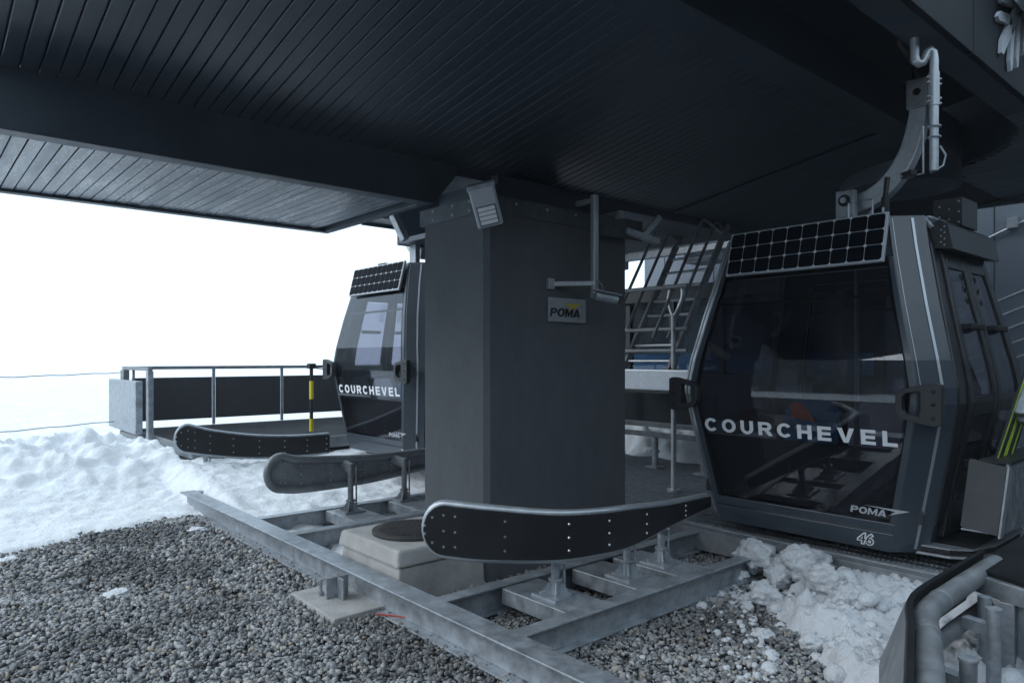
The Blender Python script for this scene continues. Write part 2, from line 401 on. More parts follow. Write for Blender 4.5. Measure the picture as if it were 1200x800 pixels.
me.loops.add(FF.size); me.loops.foreach_set('vertex_index', FF.astype(np.int32).ravel())
me.polygons.add(len(FF)); me.polygons.foreach_set('loop_start', np.arange(0, FF.size, 3, dtype=np.int32))
me.update(calc_edges=True)
at = me.attributes.new('tone', 'FLOAT', 'POINT'); at.data.foreach_set('value', TT.astype(np.float32))
me.materials.append(M['stone'])
o = bpy.data.objects.new('gravel', me); COL.objects.link(o); o['kind'] = 'stuff'

# ------------------------------------------------------------------ snow heap by the right guide rail
def in_heap(u, v):   # rough height of shovelled snow
    # long axis from (4.55,2.45) to (3.0,1.15)
    ax = Vector((4.5-3.0, 2.35-1.15)); L = ax.length; ax.normalize()
    rel = Vector((u-3.0, v-1.15)); s = rel.dot(ax)/L; t = rel.dot(Vector((ax.y, -ax.x)))   # t>0 towards the cabin / platform
    return s, t
HEAP = {}
US = np.arange(2.3, 5.2, .024); VS = np.arange(.75, 3.1, .024)
V = []
for v in VS:
    for u in US:
        s, t = in_heap(u, v)
        n1 = fbm(u*2.1, v*2.1, 3.3); n2 = fbm(u*6, v*6, 1.3); n3 = abs(fbm(u*11, v*11, 5.3, 4))
        k = smooth(-.16, .30, t + .16 + .20*n1 + .10*n2)*smooth(-.35, .1, s+.1*n1)*(1-smooth(.95, 1.12, s+.05*n2))
        h = -.07 + k*(.15 + .07*n1 + .05*n2 + .06*n3 + .07*smooth(.45, .9, s))
        HEAP[(round(u,3), round(v,3))] = h
        V.append((u, v, h))
nu = len(US); F = [(j*nu+i, j*nu+i+1, (j+1)*nu+i+1, (j+1)*nu+i) for j in range(len(VS)-1) for i in range(nu-1)]
mb = MB(); mb.v = V; mb.f = F; mb.m = [0]*len(F)
def clod(mb, c, r, seed):   # rounded crumb of old snow
    bm = bmesh.new(); bmesh.ops.create_icosphere(bm, subdivisions=2, radius=1); vs = []
    ax = (random.uniform(.85,1.3), random.uniform(.75,1.1), random.uniform(.6,.95))
    for q in bm.verts:
        p = q.co; k = 1 + .30*noise.noise((p.x*1.6+seed*3.7, p.y*1.6, p.z*1.6)) + .18*noise.noise((p.x*3.7, p.y*3.7+seed, p.z*3.7))
        vs.append((c[0]+p.x*r*k*ax[0], c[1]+p.y*r*k*ax[1], c[2]+p.z*r*k*ax[2]))
    mb.add(vs, [tuple(v.index for v in f.verts) for f in bm.faces]); bm.free()
keys = [k_ for k_, h_ in HEAP.items() if h_ > -.02]
for i in range(420):
    k_ = random.choice(keys); h_ = HEAP[k_]; r_ = min(.075, .012*random.lognormvariate(.45, .55))
    if h_ > .15 and random.random() < .08: r_ = random.uniform(.05, .085)
    clod(mb, (k_[0], k_[1], h_+r_*random.uniform(-.35,.25)), r_*1.15, i)
for i in range(170):     # crumbs scattered past the edge of the heap
    t_ = random.random(); off_ = abs(random.gauss(0, .16)); u_ = 4.40-1.3*t_-off_*.6; v_ = 2.72-1.1*t_+off_*.75; r_ = .009*random.lognormvariate(.35, .5)
    clod(mb, (u_, v_, .012), r_, i+2000)
o = mb.build('snow_heap', 'snow_dirty', smooth=True, angle=180); o['kind'] = 'stuff'
def lump(name, c, r, label, group=None, sq=.7, seed=0, matk='snow_dirty', rough=.32):
    bm = bmesh.new(); bmesh.ops.create_icosphere(bm, subdivisions=4, radius=1)
    for vtx in bm.verts:
        p = vtx.co; k = 1 + rough*noise.noise((p.x*1.5+seed*7.1, p.y*1.5, p.z*1.5)) + rough*.7*noise.noise((p.x*3+seed*3, p.y*3, p.z*3)) + .16*noise.fractal((p.x*6+seed, p.y*6, p.z*6), .8, 2.1, 4)
        vtx.co = Vector((p.x*r*k*1.15, p.y*r*k*.9, p.z*r*k*sq))
    for f in bm.faces: f.smooth = True
    me = bpy.data.meshes.new(name); bm.to_mesh(me); bm.free(); me.materials.append(M[matk])
    o = bpy.data.objects.new(name, me); COL.objects.link(o); o.location = c; o.rotation_euler = (0,0,seed*1.3)
    return tag(o, label, 'snow lump', group)
lumps = [
 ((4.50,2.62,.17), .125, 'upright block of snow nearest the corner of the steel frame on the snow heap'),
 ((4.55,2.30,.17), .15, 'broad snow block on the heap directly under the front sill of cabin 46'),
 ((4.45,2.42,.10), .10, 'rounded snow lump low between the two big blocks of the heap'),
 ((4.36,2.66,.05), .055, 'small snow ball at the foot of the upright snow block'),
 ((4.10,2.33,.07), .09, 'snow lump on the gravel side of the heap, below its big blocks'),
 ((3.62,2.05,.02), .052, 'small lone white snow lump lying on the gravel short of the heap'),
 ((4.02,2.40,.025), .05, 'small snow lump on gravel at the edge of the heap, beside a larger pair'),
 ((3.93,2.34,.02), .04, 'tiny snow lump on gravel at the edge of the heap'),
 ((3.62,1.78,.05), .05, 'round snow lump on the lower gravel edge of the heap'),
 ((3.38,1.55,.02), .05, 'lowest snow lump where the heap runs out on the gravel at the frame bottom'),
 ((4.35,2.05,.17), .11, 'lumpy snow clod on top of the heap in front of the number 46'),
 ((4.15,1.80,.16), .10, 'snow clod in the middle of the heap near the curved guide rail'),
 ((1.085,5.15,.012), .085, 'flat patch of leftover snow alone on the gravel to the left of the steel frame'),
 ((2.02,6.62,.015), .07, 'small snow remnant on gravel just outside the far end of the front beam'),
]
for i, (c, r, lab) in enumerate(lumps):
    flat = .28 if i >= 12 else .55 if i in (5,) else .8
    lump('snow_lump', c, r, lab, 'lumps of snow on the gravel', flat, i+1, rough=.34)

# ------------------------------------------------------------------ station roof
roof = thing('station_roof', 'dark canopy roof of the lift station with planked soffit and a curved hanger slot', 'roof', (3.6,4.2,3.07))
UE, UR = .30, 9.7          # near and rear ends of the roof
ZO, VB, VA, V1, ZB = 2.73, 2.20, 2.413, 4.43, 3.392
zs_ = lambda v: 3.357 - .163*(v-VA)      # the inner soffit falls towards the drop beam
PITCH = .0855
def slope_planks(mb, u0, u1, v0, v1, pitch=PITCH, gap=.007, th=.02):
    for i in range(int((u1-u0)/pitch)):
        a = u0+i*pitch+gap/2; b = u0+(i+1)*pitch-gap/2; dz = random.uniform(-.0014, .0014)
        z0, z1 = zs_(v0)+dz, zs_(v1)+dz; e = .004
        vs = []
        for v, z in ((v0,z0),(v1,z1)): vs += [(a,v,z+e),(a+e,v,z),(b-e,v,z),(b,v,z+e),(b,v,z+th),(a,v,z+th)]
        mb.add(vs, [(0,1,2,3,4,5),(11,10,9,8,7,6)] + [(k, k+6, (k+1) % 6+6, (k+1) % 6) for k in range(6)])
def planks(mb, u0, u1, v0, v1, z, pitch=PITCH, gap=.007, th=.02):
    for i in range(int((u1-u0)/pitch)):
        a = u0 + i*pitch; dz = random.uniform(-.0012, .0012)
        va = v0(a) if callable(v0) else v0; vb = v1(a) if callable(v1) else v1
        if vb-va < .02: continue
        mb.box((a+gap/2, va, z+dz), (a+pitch-gap/2, vb, z+th+dz))
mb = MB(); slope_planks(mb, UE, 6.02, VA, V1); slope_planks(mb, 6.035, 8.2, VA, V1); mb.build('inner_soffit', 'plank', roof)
mb = MB(); planks(mb, UE, 2.98, 4.56, 6.08, ZO, .079); mb.build('outer_soffit', 'plank_lit', roof, bevel=.003, segs=1)
CU, CV, CR = 6.5, 2.95, 1.33
vedge = lambda u: 8.0 if u > CU+CR else (CV - math.sqrt(max(0, CR*CR-(u-CU)**2)) if u > CU else 1.62)
mb = MB(); planks(mb, 6.3, UR, 1.45, vedge, 3.37); mb.build('rear_soffit', 'plank', roof, bevel=.003, segs=1)
mb = MB()
mb.add([(UE,VA,zs_(VA)+.024),(UR,VA,zs_(VA)+.024),(UR,V1,zs_(V1)+.024),(UE,V1,zs_(V1)+.024),(UE,VA,zs_(VA)+.06),(UR,VA,zs_(VA)+.06),(UR,V1,zs_(V1)+.06),(UE,V1,zs_(V1)+.06)],
       [(0,3,2,1),(4,5,6,7),(0,1,5,4),(1,2,6,5),(2,3,7,6),(3,0,4,7)])
mb.box((UE, 4.56, ZO+.025), (2.98, 6.1, ZO+.06)); mb.box((CU+CR+.1, 1.45, 3.395), (UR, 7.59, 3.43))
mb.build('soffit_backing', 'black', roof)
mb = MB()
mb.prism([(UE,ZO-.02),(3.06,ZO-.02),(3.27,2.956),(3.27,3.045),(UE,3.045)], lambda a, b, d: (a, V1+d, b), .125)
mb.build('drop_beam', 'clad', roof, bevel=.006)
mb = MB(); mb.box((3.273, V1, 2.953), (UR, V1+.12, 3.045)); mb.build('drop_beam', 'clad', roof, bevel=.006)
mb = MB(); mb.box((3.06, 4.56, 2.96), (7.6, 5.05, 3.02)); mb.box((4.7, 5.052, 2.961), (7.4, 7.6, 3.021)); mb.build('far_soffit', 'clad', roof)
mb = MB()
mb.box((UE, 6.085, ZO-.02), (3.05, 6.17, ZO+.16)); mb.box((2.985, 4.56, ZO-.0205), (3.051, 6.0845, ZO+.161))
mb.build('roof_edge', 'clad', roof, bevel=.006)
mb = MB()   # smooth band and inner cheek of the hanger slot
zb_ = zs_(VB)
mb.add([(UE,VB,zb_-.004),(7.25,VB,zb_-.004),(7.25,VA-.003,zs_(VA)-.004),(UE,VA-.003,zs_(VA)-.004),(UE,VB,3.69),(7.25,VB,3.69),(7.25,VA-.003,3.69),(UE,VA-.003,3.69)],
       [(0,3,2,1),(4,5,6,7),(0,1,5,4),(1,2,6,5),(2,3,7,6),(3,0,4,7)])
mb.build('slot_cheek', 'clad', roof, bevel=.004)
mb = MB(); mb.cyl((7.27, 2.72, 3.42), .515, .54, 48); mb.build('end_drum', 'clad', roof, smooth=True, bevel=.012)
mb = MB()
mb.box((UE, 1.443, 3.37), (6.29, 1.62, 3.40))
pts_o = [(CU + CR*math.sin(t), CV - CR*math.cos(t)) for t in np.linspace(0, math.pi/2, 20)]
mb.prism(pts_o + [(p[0]+.03*math.sin(t), p[1]-.03*math.cos(t)) for p, t in list(zip(pts_o, np.linspace(0, math.pi/2, 20)))[::-1]], lambda a, b, d: (a, b, 3.392+d), .6)
mb.build('slot_soffit', 'clad', roof)
mb = MB()
us_ = [UE, 1.5, 3.05, 4.86, 6.62, 8.2, UR]
for a, b in zip(us_[:-1], us_[1:]):
    mb.box((a+.006, 1.40, 3.362), (b-.006, 1.441, 5.2))
mb.build('fascia_panel', 'fascia', roof, bevel=.004)
mb = MB()
mb.box((UE, 1.4425, 3.405), (UR, 1.619, 5.15)); mb.box((UE, 1.62, 4.6), (UR, 6.16, 4.8)); mb.box((4.7, 6.162, 4.6), (UR, 8.5, 4.8)); mb.box((UE, 5.9, ZO+.165), (3.05, 6.165, 4.6))
mb.box((UR-.07, 1.63, 3.45), (UR-.01, 8.4, 4.59)); mb.box((UE+.003, VA, zs_(VA)+.07), (UE+.05, 5.89, 4.59)); mb.box((UE+.003, 1.63, 3.75), (UE+.05, VA-.002, 4.59))
mb.build('roof_casing', 'clad', roof)
mb = MB(); mb.box((4.7, 8.1, 3.37), (UR, 8.5, 3.52)); mb.box((4.7, 8.502, 3.33), (UR, 8.53, 4.59)); mb.box((4.7, 7.602, 2.95), (7.4, 7.62, 3.6))
mb.build('far_fascia', 'clad', roof, bevel=.006)
mb = MB(); mb.box((UR-.1, 1.40, 3.32), (UR+.05, 8.5, 3.366)); mb.build('rear_edge', 'clad', roof, bevel=.006)

# snowflake emblem on the fascia
em = thing('snowflake_emblem', 'large raised silver snowflake emblem mounted on the dark roof fascia', 'emblem', (6.2,1.39,4.39))
cx_, cz_ = 6.2, 4.39; mb = MB()
def spike(p, ang, ln, wd):
    d = Vector((math.cos(ang), math.sin(ang))); nn = Vector((-d.y, d.x)); P_ = lambda a, b: (p[0]+d.x*a+nn.x*b, p[1]+d.y*a+nn.y*b)
    mb.prism([P_(0,-wd/2), P_(ln-wd*.9,-wd/2), P_(ln,wd*.1), P_(ln-wd*.4,wd/2), P_(0,wd/2)], lambda a, b, dd: (a, 1.372+dd, b), .022)
for k in range(6):
    a = R(225 + 60*k); d = Vector((math.cos(a), math.sin(a)))
    spike((cx_+d.x*.10, cz_+d.y*.10), a, 1.17, .085)
    for r, ln in ((.42,.44),(.66,.40),(.88,.30)):
        for sg in (-1, 1):
            e = a+sg*R(34); spike((cx_+d.x*r+math.cos(e)*.05, cz_+d.y*r+math.sin(e)*.05), e, ln, .062)
for k in range(6):
    a = R(225+60*k+30); mb.tube([(cx_+math.cos(a)*.3, 1.395, cz_+math.sin(a)*.3), (cx_+math.cos(a)*.3, 1.40, cz_+math.sin(a)*.3)], .02, 8)
mb.build('flake', 'lamp_grey', em)
# pale box near it
jb = thing('junction_box', 'pale grey box with bolts fixed on the roof fascia beside the snowflake emblem', 'box', (5.55,1.2,3.95))
mb = MB(); mb.box((5.30,1.18,3.78),(6.1,1.30,4.25))
for u_ in (5.37, 6.03):
    for z_ in (3.84, 4.19): mb.dome((u_,1.179,z_), .018, (0,-1,0), mi=1)
mb.build('box_shell', ['galv_light','galv_dark'], jb)
mb = MB(); mb.box((5.5,1.302,3.9),(5.9,1.368,4.1)); mb.build('bracket', 'galv_dark', jb)


# ------------------------------------------------------------------ column
colm = thing('column', 'massive dark grey rendered column carrying the station roof', 'column', (3.78,4.17,0))
mb = MB(); mb.box((3.04,3.78,-.2),(4.53,4.56,2.66)); mb.build('shaft', 'render', colm, bevel=.035, segs=1)
mb = MB(); mb.box((3.025,3.765,2.545),(4.545,4.575,2.665)); mb.box((4.15,3.70,2.50),(4.62,3.763,2.66))
for v_ in (3.95, 4.15, 4.4):
    for z_ in (2.575, 2.64): mb.dome((3.025, v_, z_), .012, (-1,0,0), mi=1)
for u_ in (3.3,3.6,3.9):
    mb.dome((u_, 3.765, 2.63), .012, (0,-1,0), mi=1)
mb.build('collar', ['collar','galv_light'], colm)
mb = MB(); mb.box((3.10,3.86,2.667),(4.50,4.425,2.775)); mb.box((3.6,4.33,2.776),(4.3,4.42,3.0)); mb.build('bearing_block', 'clad', colm)
mb = MB(); mb.bar((4.30,3.72,2.64),(4.30,3.72,2.70),.16,.05); mb.bar((4.56,3.66,2.52),(4.72,3.60,2.70),.04,.05); mb.bar((4.40,3.70,2.56),(4.72,3.62,2.50),.06,.05)
mb.build('bracket', 'galv', colm, bevel=.005)

# floodlight at the corner of the column
fl = thing('floodlight', 'pale grey square floodlight with a louvred lens fixed high on the column corner', 'floodlight', (2.97,3.73,2.62))
nrm = Vector((-.50,-.62,-.42)).normalized(); sx_ = Vector((.72,-.60,0)).normalized(); sx_ = (sx_ - nrm*sx_.dot(nrm)).normalized(); up_ = nrm.cross(sx_)
if up_.z < 0: up_ = -up_
up_ = (up_*math.cos(R(14)) - sx_*math.sin(R(14))).normalized(); sx_ = (sx_ - up_*sx_.dot(up_)).normalized()
c0 = Vector((2.95,3.67,2.545))
mb = MB(); mb.obox(c0, sx_, up_, nrm, (.088,.135,.024)); mb.build('housing', 'lamp_grey', fl, bevel=.015)
mb = MB(); mb.obox(c0 - up_*.05 + nrm*.027, sx_, up_, nrm, (.066,.066,.005)); mb.build('lens_frame', 'wire', fl)
mb = MB()
for i in range(4): mb.obox(c0 - up_*(.003+.0305*i) + nrm*.033, sx_, up_, nrm, (.058,.0125,.004))
mb.build('lens', 'lens', fl, bevel=.003)
mb = MB(); mb.obox(c0 + up_*.085 - nrm*.03, sx_, up_, nrm, (.05,.02,.03)); mb.obox(c0 + up_*.14 - nrm*.015, sx_, up_, nrm, (.094,.018,.03)); mb.bar(c0+up_*.09-nrm*.04, (3.06,3.79,2.70), .04, .03); mb.build('bracket', 'galv', fl, bevel=.004)

# camera mast on the column
cm = thing('security_camera', 'small grey surveillance camera on an aluminium pole and arm beside the column', 'camera', (3.93,3.6,2.02))
mb = MB(); mb.box((3.905,3.578,1.99),(3.955,3.622,2.76)); mb.box((3.91,3.622,2.70),(3.95,3.779,2.74)); mb.build('pole', 'alu', cm, bevel=.006)
mb = MB(); mb.bar((3.64,3.776,2.09),(3.92,3.60,2.10),.035,.035); mb.box((3.60,3.745,2.05),(3.66,3.778,2.13)); mb.build('arm', 'alu', cm, bevel=.004)
ca = Vector((3.90,3.52,1.995)); cdv = Vector((.80,-.42,-.16)).normalized(); cs = cdv.cross(Vector((0,0,1))).normalized()
mb = MB(); mb.tube([ca - cdv*.04, ca + cdv*.14], .034, 16); mb.build('housing', 'galv', cm, smooth=True, bevel=.004)
mb = MB(); mb.obox(ca + cdv*.055 + Vector((0,0,.040)), cdv, cs, cs.cross(cdv), (.115,.04,.004)); mb.build('sun_shield', 'galv_light', cm, bevel=.003)
mb = MB(); mb.tube([ca + cdv*.141, ca + cdv*.15], .026, 16); mb.build('lens', 'camglass', cm, smooth=True)
mb = MB(); mb.bar((3.93,3.575,2.03), ca, .03, .03); mb.tube([(3.93,3.60,2.14),(3.96,3.55,2.09),(3.95,3.53,2.04),(3.90,3.53,2.0)], .006, 6); mb.build('bracket', 'galv_dark', cm)

# name plate on the column
pl = thing('name_plate', 'small metal plate with dark POMA wording and a yellow flash on the column', 'sign', (3.8,3.775,1.90))
mb = MB(); mb.box((3.604,3.757,1.812),(4.005,3.764,1.992)); mb.build('plate', 'plate', pl, bevel=.002)
mb = MB(); letters(mb, 'POMA', .062, .10, lambda x, y, d: (3.775+x, 3.7562-d, 1.852+y), .003, shear=.2); mb.build('wording', 'dark_text', pl)
mb = MB(); mb.prism([(3.76,1.947),(3.95,1.957),(3.87,1.918),(3.80,1.90),(3.845,1.931)], lambda a, b, d: (a, 3.7562-d, b), .003); mb.build('flash', 'yellow_flash', pl)
mb = MB()
for a in (3.62,3.99):
    for b in (1.828,1.976):
        sc_ = MB(); sc_.tube([(a,3.7645,b),(a,3.779,b)], .007, 8); sc_.dome((a,3.7568,b), .007, (0,-1,0)); sc_.build('screw', 'galv_light', pl)

# ------------------------------------------------------------------ steel base frame
fr = thing('steel_substructure', 'galvanised steel beam frame lying on the gravel around the column', 'steel frame', (3.2,4,0))
def ibeam(p, q, h, wd, ztop, t=.011, lip=True):
    mb = MB(); p = Vector((p[0],p[1],0)); q = Vector((q[0],q[1],0))
    z0 = ztop-h
    for zc, hh, ww in ((ztop-t/2, t, wd), (z0+t/2, t, wd), (ztop-h/2, h-2*t, t*.9)):
        mb.bar(p+Vector((0,0,zc)), q+Vector((0,0,zc)), ww, hh)
    return mb
mb = ibeam((2.245,.6),(2.245,7.68),.18,.15,.185, .014); mb.build('front_beam', 'galv', fr, bevel=.004)
for v_, u1 in ((2.64, 4.74), (3.30, 4.80), (5.30, 5.4), (6.0, 5.4), (7.62, 4.6)):
    ibeam((2.322, v_),(u1, v_),.16,.10,.179).build('cross_beam', 'galv', fr, bevel=.003)
for u_, va, vb in ((2.88,2.692,3.248),(3.48,2.692,3.248),(3.88,2.692,3.248),(3.07,5.352,5.948),(3.72,5.352,5.948)):
    mb = MB(); mb.box((u_-.15,va,.075),(u_+.15,vb,.168)); mb.build('cross_plate', 'galv', fr, bevel=.004)
mb = MB(); mb.bar((4.80,.9,.12),(4.80,8.4,.12),.09,.16); mb.build('end_channel', 'galv_dark', fr, bevel=.004)
mb = MB(); mb.box((2.02,4.10,.04),(2.17,4.11,.168)); mb.box((2.09,4.02,.04),(2.10,4.19,.165)); mb.tube([(2.03,4.20,.03),(2.03,4.20,.14)], .010, 8); mb.cyl((2.03,4.20,.055), .02, .015, 6); mb.build('stiffener', 'galv', fr)
fp = tag(None or MB().prism([(1.90,3.76),(2.42,3.78),(2.44,4.40),(1.91,4.38)], lambda a, b, d: (a, b, -.03+d), .068).build('footing_slab', 'concrete', bevel=.006),
         'thin flat concrete slab under the front beam of the steel frame', 'slab')
# coral scrap of plastic
mb = MB(); mb.prism([(0,0),(.10,-.012),(.21,.004),(.13,.030),(.02,.026)], lambda a, b, d: (2.13+a*.55-b*.2, 3.70-a*.85, .028+d+b*.2), .008)
tag(mb.build('plastic_scrap', 'red', bevel=.002), 'coral red scrap of plastic on the gravel beside the flat concrete slab', 'scrap')

# grating floor below the cabins
gr = thing('grating_floor', 'dull steel grating floor behind the frame under cabin 46', 'grating', (6.5,4,.18))
mb = MB()
for v_ in np.arange(.95, 8.5, .032): mb.box((4.85, v_, .165), (9.4, v_+.006, .200))
for u_ in np.arange(4.88, 9.4, .11): mb.box((u_, .95, .188), (u_+.006, 8.5, .1985))
mb.build('bars', 'galv', gr)
mb = MB(); mb.box((4.846,.9,.202),(4.90,8.4,.212)); mb.build('edge_strip', 'galv_light', gr)
mb = MB(); mb.box((4.86,.95,.03),(9.4,8.5,.05)); mb.build('tray', 'galv_dark', gr)

# concrete manhole
mh = thing('manhole_block', 'pale concrete manhole block against the foot of the column', 'manhole', (2.7,4.15,0))
def frustum(mb, a0, a1, z0, b0, b1, z1):
    mb.add([(a0[0],a0[1],z0),(a1[0],a0[1],z0),(a1[0],a1[1],z0),(a0[0],a1[1],z0),(b0[0],b0[1],z1),(b1[0],b0[1],z1),(b1[0],b1[1],z1),(b0[0],b1[1],z1)],
           [(0,3,2,1),(4,5,6,7),(0,1,5,4),(1,2,6,5),(2,3,7,6),(3,0,4,7)])
mb = MB(); frustum(mb, (2.33,3.76),(3.03,4.56),-.2,(2.355,3.79),(3.02,4.53),.235); mb.build('base_block', 'concrete', mh, bevel=.012)
mb = MB(); frustum(mb, (2.325,3.765),(3.02,4.555),.239,(2.345,3.785),(3.015,4.535),.345); mb.build('top_slab', 'concrete', mh, bevel=.018)
mb = MB(); mb.cyl((2.70,4.16,.356), .285, .022, 40); mb.build('cover_ring', 'iron', mh, smooth=True, bevel=.004)
mb = MB(); mb.cyl((2.70,4.16,.360), .25, .022, 40)
for i in range(-8, 9):
    for j in range(-8, 9):
        if math.hypot(i, j)*.028 < .235: mb.box((2.70+i*.028-.009,4.16+j*.028-.009,.3705),(2.70+i*.028+.009,4.16+j*.028+.009,.376))
mb.build('cover', 'iron', mh)

# ------------------------------------------------------------------ guide rails
def guide(name, label, ctrl, side, board_mat, tube_r, posts, nose=True, rivet_cols=6, board_len=1.0, group='guide rails beside the cabin lanes', steel='galv'):
    # ctrl: (u, v, zbottom, ztop) along the rail from its nose; side=+1/-1: which way (left of travel) the rubber faces
    C = catmull(ctrl, 10); n = len(C)
    t = thing(name, label, 'guide rail', (C[n//2][0], C[n//2][1], 0), group)
    def frame(i):
        a = C[max(i-1,0)]; b = C[min(i+1,n-1)]; d = Vector((b[0]-a[0], b[1]-a[1], 0)).normalized()
        return d, Vector((-d.y, d.x, 0))*side
    top = []; bot = []
    for i in range(n):
        c = C[i]; top.append(Vector((c[0],c[1],c[3]))); bot.append(Vector((c[0],c[1],c[2])))
    d0, n0 = frame(0)
    hgt = (top[0]-bot[0]).length
    mid = (top[0]+bot[0])/2
    nosep = [mid - d0*(hgt/2)*math.sin(a)*.85 + Vector((0,0,1))*(hgt/2)*math.cos(a) for a in np.linspace(0, math.pi, 14)]
    path = top[::-1] + nosep[1:-1] + bot
    mb = MB(); mb.tube(path, tube_r, 14); mb.build('edge_tube', steel, t, smooth=True, angle=50)
    # board: thick sheet between the tubes, filling the round nose
    mb = MB(); th = .035
    cols = []
    for a in np.linspace(0, math.pi/2, 9)[:-1]:
        x = (hgt/2)*.85*math.cos(a); zz = (hgt/2)*math.sin(a)
        cols.append((mid - d0*x, max(.004, zz-.004), n0))
    for i in range(n):
        d_, nn = frame(i); m_ = (top[i]+bot[i])/2
        cols.append((m_, (top[i]-bot[i]).length/2 - .004, nn))
    vsx = []; 
    for m_, hh, nn in cols:
        for off in (tube_r*.55 - th/2 + .01, tube_r*.55 + th/2 + .01):
            vsx += [m_ + nn*off - Vector((0,0,hh)), m_ + nn*off + Vector((0,0,hh))]
    fsx = []; k = len(cols)
    for i in range(k-1):
        a = i*4; b = a+4
        fsx += [(a,a+1,b+1,b),(a+2,b+2,b+3,a+3),(a+1,a+3,b+3,b+1),(a,b,b+2,a+2)]
    fsx += [(0,2,3,1),((k-1)*4,(k-1)*4+1,(k-1)*4+3,(k-1)*4+2)]
    mb.add(vsx, fsx)
    # web plate behind
    # rivets
    off = tube_r*.55 + th/2 + .0105
    def rv(m_, hh, nn, fr_): mb.dome(m_ + nn*off + Vector((0,0,hh*fr_)), .0085, nn, mi=1); mb.dome(m_ + nn*(tube_r*.55-th/2+.0095) + Vector((0,0,hh*fr_)), .009, -nn, mi=1)
    for a, frs in ((2,(.45,-.45)),(5,(.62,-.62)),(8,(.62,-.02,-.66))): rv(*cols[a], *[frs[0]]) if False else [rv(*cols[a], f_) for f_ in frs]
    step = max(2, (n-1)//rivet_cols)
    for i in range(3, n, step):
        for f_ in (.62, -.02, -.62): rv(*cols[8+i] if 8+i < k else cols[-1], f_)
    mb.build('rubber_board', [board_mat, 'rivet'], t, smooth=True, angle=40)
    # seam strips
    for pu, pv, pz, toff in posts:
        mb = MB(); i = min(range(n), key=lambda j: (C[j][0]-pu)**2 + (C[j][1]-pv)**2)
        zt = C[i][2]+toff
        mb.tube([(pu,pv,pz),(pu,pv,zt)], .026, 14)
        mb.cyl((pu,pv,pz+.10), .042, .014, 16)
        mb.obox((pu,pv,pz+.007),(1,0,0),(0,1,0),(0,0,1),(.10,.10,.007))
        for k2 in range(4):
            a = R(45+90*k2); e = Vector((math.cos(a), math.sin(a), 0)); q = Vector((pu,pv,pz))
            nn = Vector((-e.y,e.x,0))*.004
            tri = [q+e*.024+Vector((0,0,.014)), q+e*.085+Vector((0,0,.014)), q+e*.030+Vector((0,0,.09)), q+e*.024+Vector((0,0,.09))]
            mb.add([x+nn for x in tri]+[x-nn for x in tri], [(0,1,2,3),(7,6,5,4),(0,4,5,1),(1,5,6,2),(2,6,7,3),(3,7,4,0)])
            mb.cyl(q+Vector((e.x*.1*.85, e.y*.1*.85, .02)), .010, .014, 6)
        mb.tube([(pu+.04,pv-.03,pz+.02),(pu+.04,pv-.03,zt-.03)], .008, 8)
        c = C[i]; mb.bar((pu,pv,zt-.05),(c[0],c[1],zt-.03+.02),.05,.08)
        mb.build('post', steel.replace('_light',''), t, smooth=True, angle=35)
    return t
guide('guide_rail', 'black riveted guide rail with a pale steel edge curving in front of the column', 
      [(2.355,3.295,.43,.715),(2.50,3.10,.42,.70),(2.77,2.86,.42,.672),(3.03,2.78,.42,.655),(3.34,2.78,.42,.635),(3.92,2.92,.43,.565),(4.55,3.05,.44,.52)],
      -1, 'rubber', .025, [(2.88,2.94,.168,.02),(3.48,2.91,.168,.02),(3.88,2.95,.168,.02)], steel='galv_light', rivet_cols=6)
guide('guide_rail', 'dull steel guide rail seen from its bare back on two posts, left of the column',
      [(2.46,5.84,.43,.71),(2.62,5.84,.41,.67),(2.98,5.88,.40,.635),(3.4,5.95,.40,.605),(3.95,6.10,.41,.585),(4.6,6.2,.42,.58)],
      1, 'galv_dark', .034, [(3.07,5.76,.168,.20),(3.72,5.90,.168,.17)], steel='galv_dark')
guide('guide_rail', 'farthest black riveted guide rail standing in the snow below the boarding deck',
      [(2.50,8.53,.48,.78),(2.75,8.45,.43,.70),(3.2,8.38,.37,.62),(3.7,8.36,.35,.58),(4.15,8.38,.35,.575)],
      -1, 'rubber', .025, [(2.7,8.56,-.05,.02),(3.7,8.48,-.05,.02)], rivet_cols=6)

# right hand outer guide: fat pipe on top, board towards the lane
gd = thing('guide_rail', 'black lane-side guide board topped by a fat bent steel pipe, at the right boarding deck', 'guide rail', (3.2,1.08,0), 'guide rails beside the cabin lanes')
ctrl = [(4.25,1.125),(3.8,1.12),(3.42,1.112),(3.33,1.107),(3.25,1.098),(3.17,1.082),(3.10,1.06),(3.03,1.032),(2.95,1.0),(2.6,.877),(2.39,.803),(1.6,.525)]
C = [np.array(p_) for p_ in ctrl]
mb = MB(); mb.tube([(c[0], c[1], .49) for c in C], .046, 20); mb.build('top_pipe', 'galv_dark', gd, smooth=True, angle=60)
for i_ in (2, 8):
    mb = MB(); a_, b_ = C[i_], C[i_+1]; d_ = Vector((b_[0]-a_[0], b_[1]-a_[1], 0)).normalized(); q = Vector((C[i_][0], C[i_][1], .49))
    mb.tube([q-d_*.006, q+d_*.006], .0482, 20); mb.build('weld_seam', 'galv', gd, smooth=True)
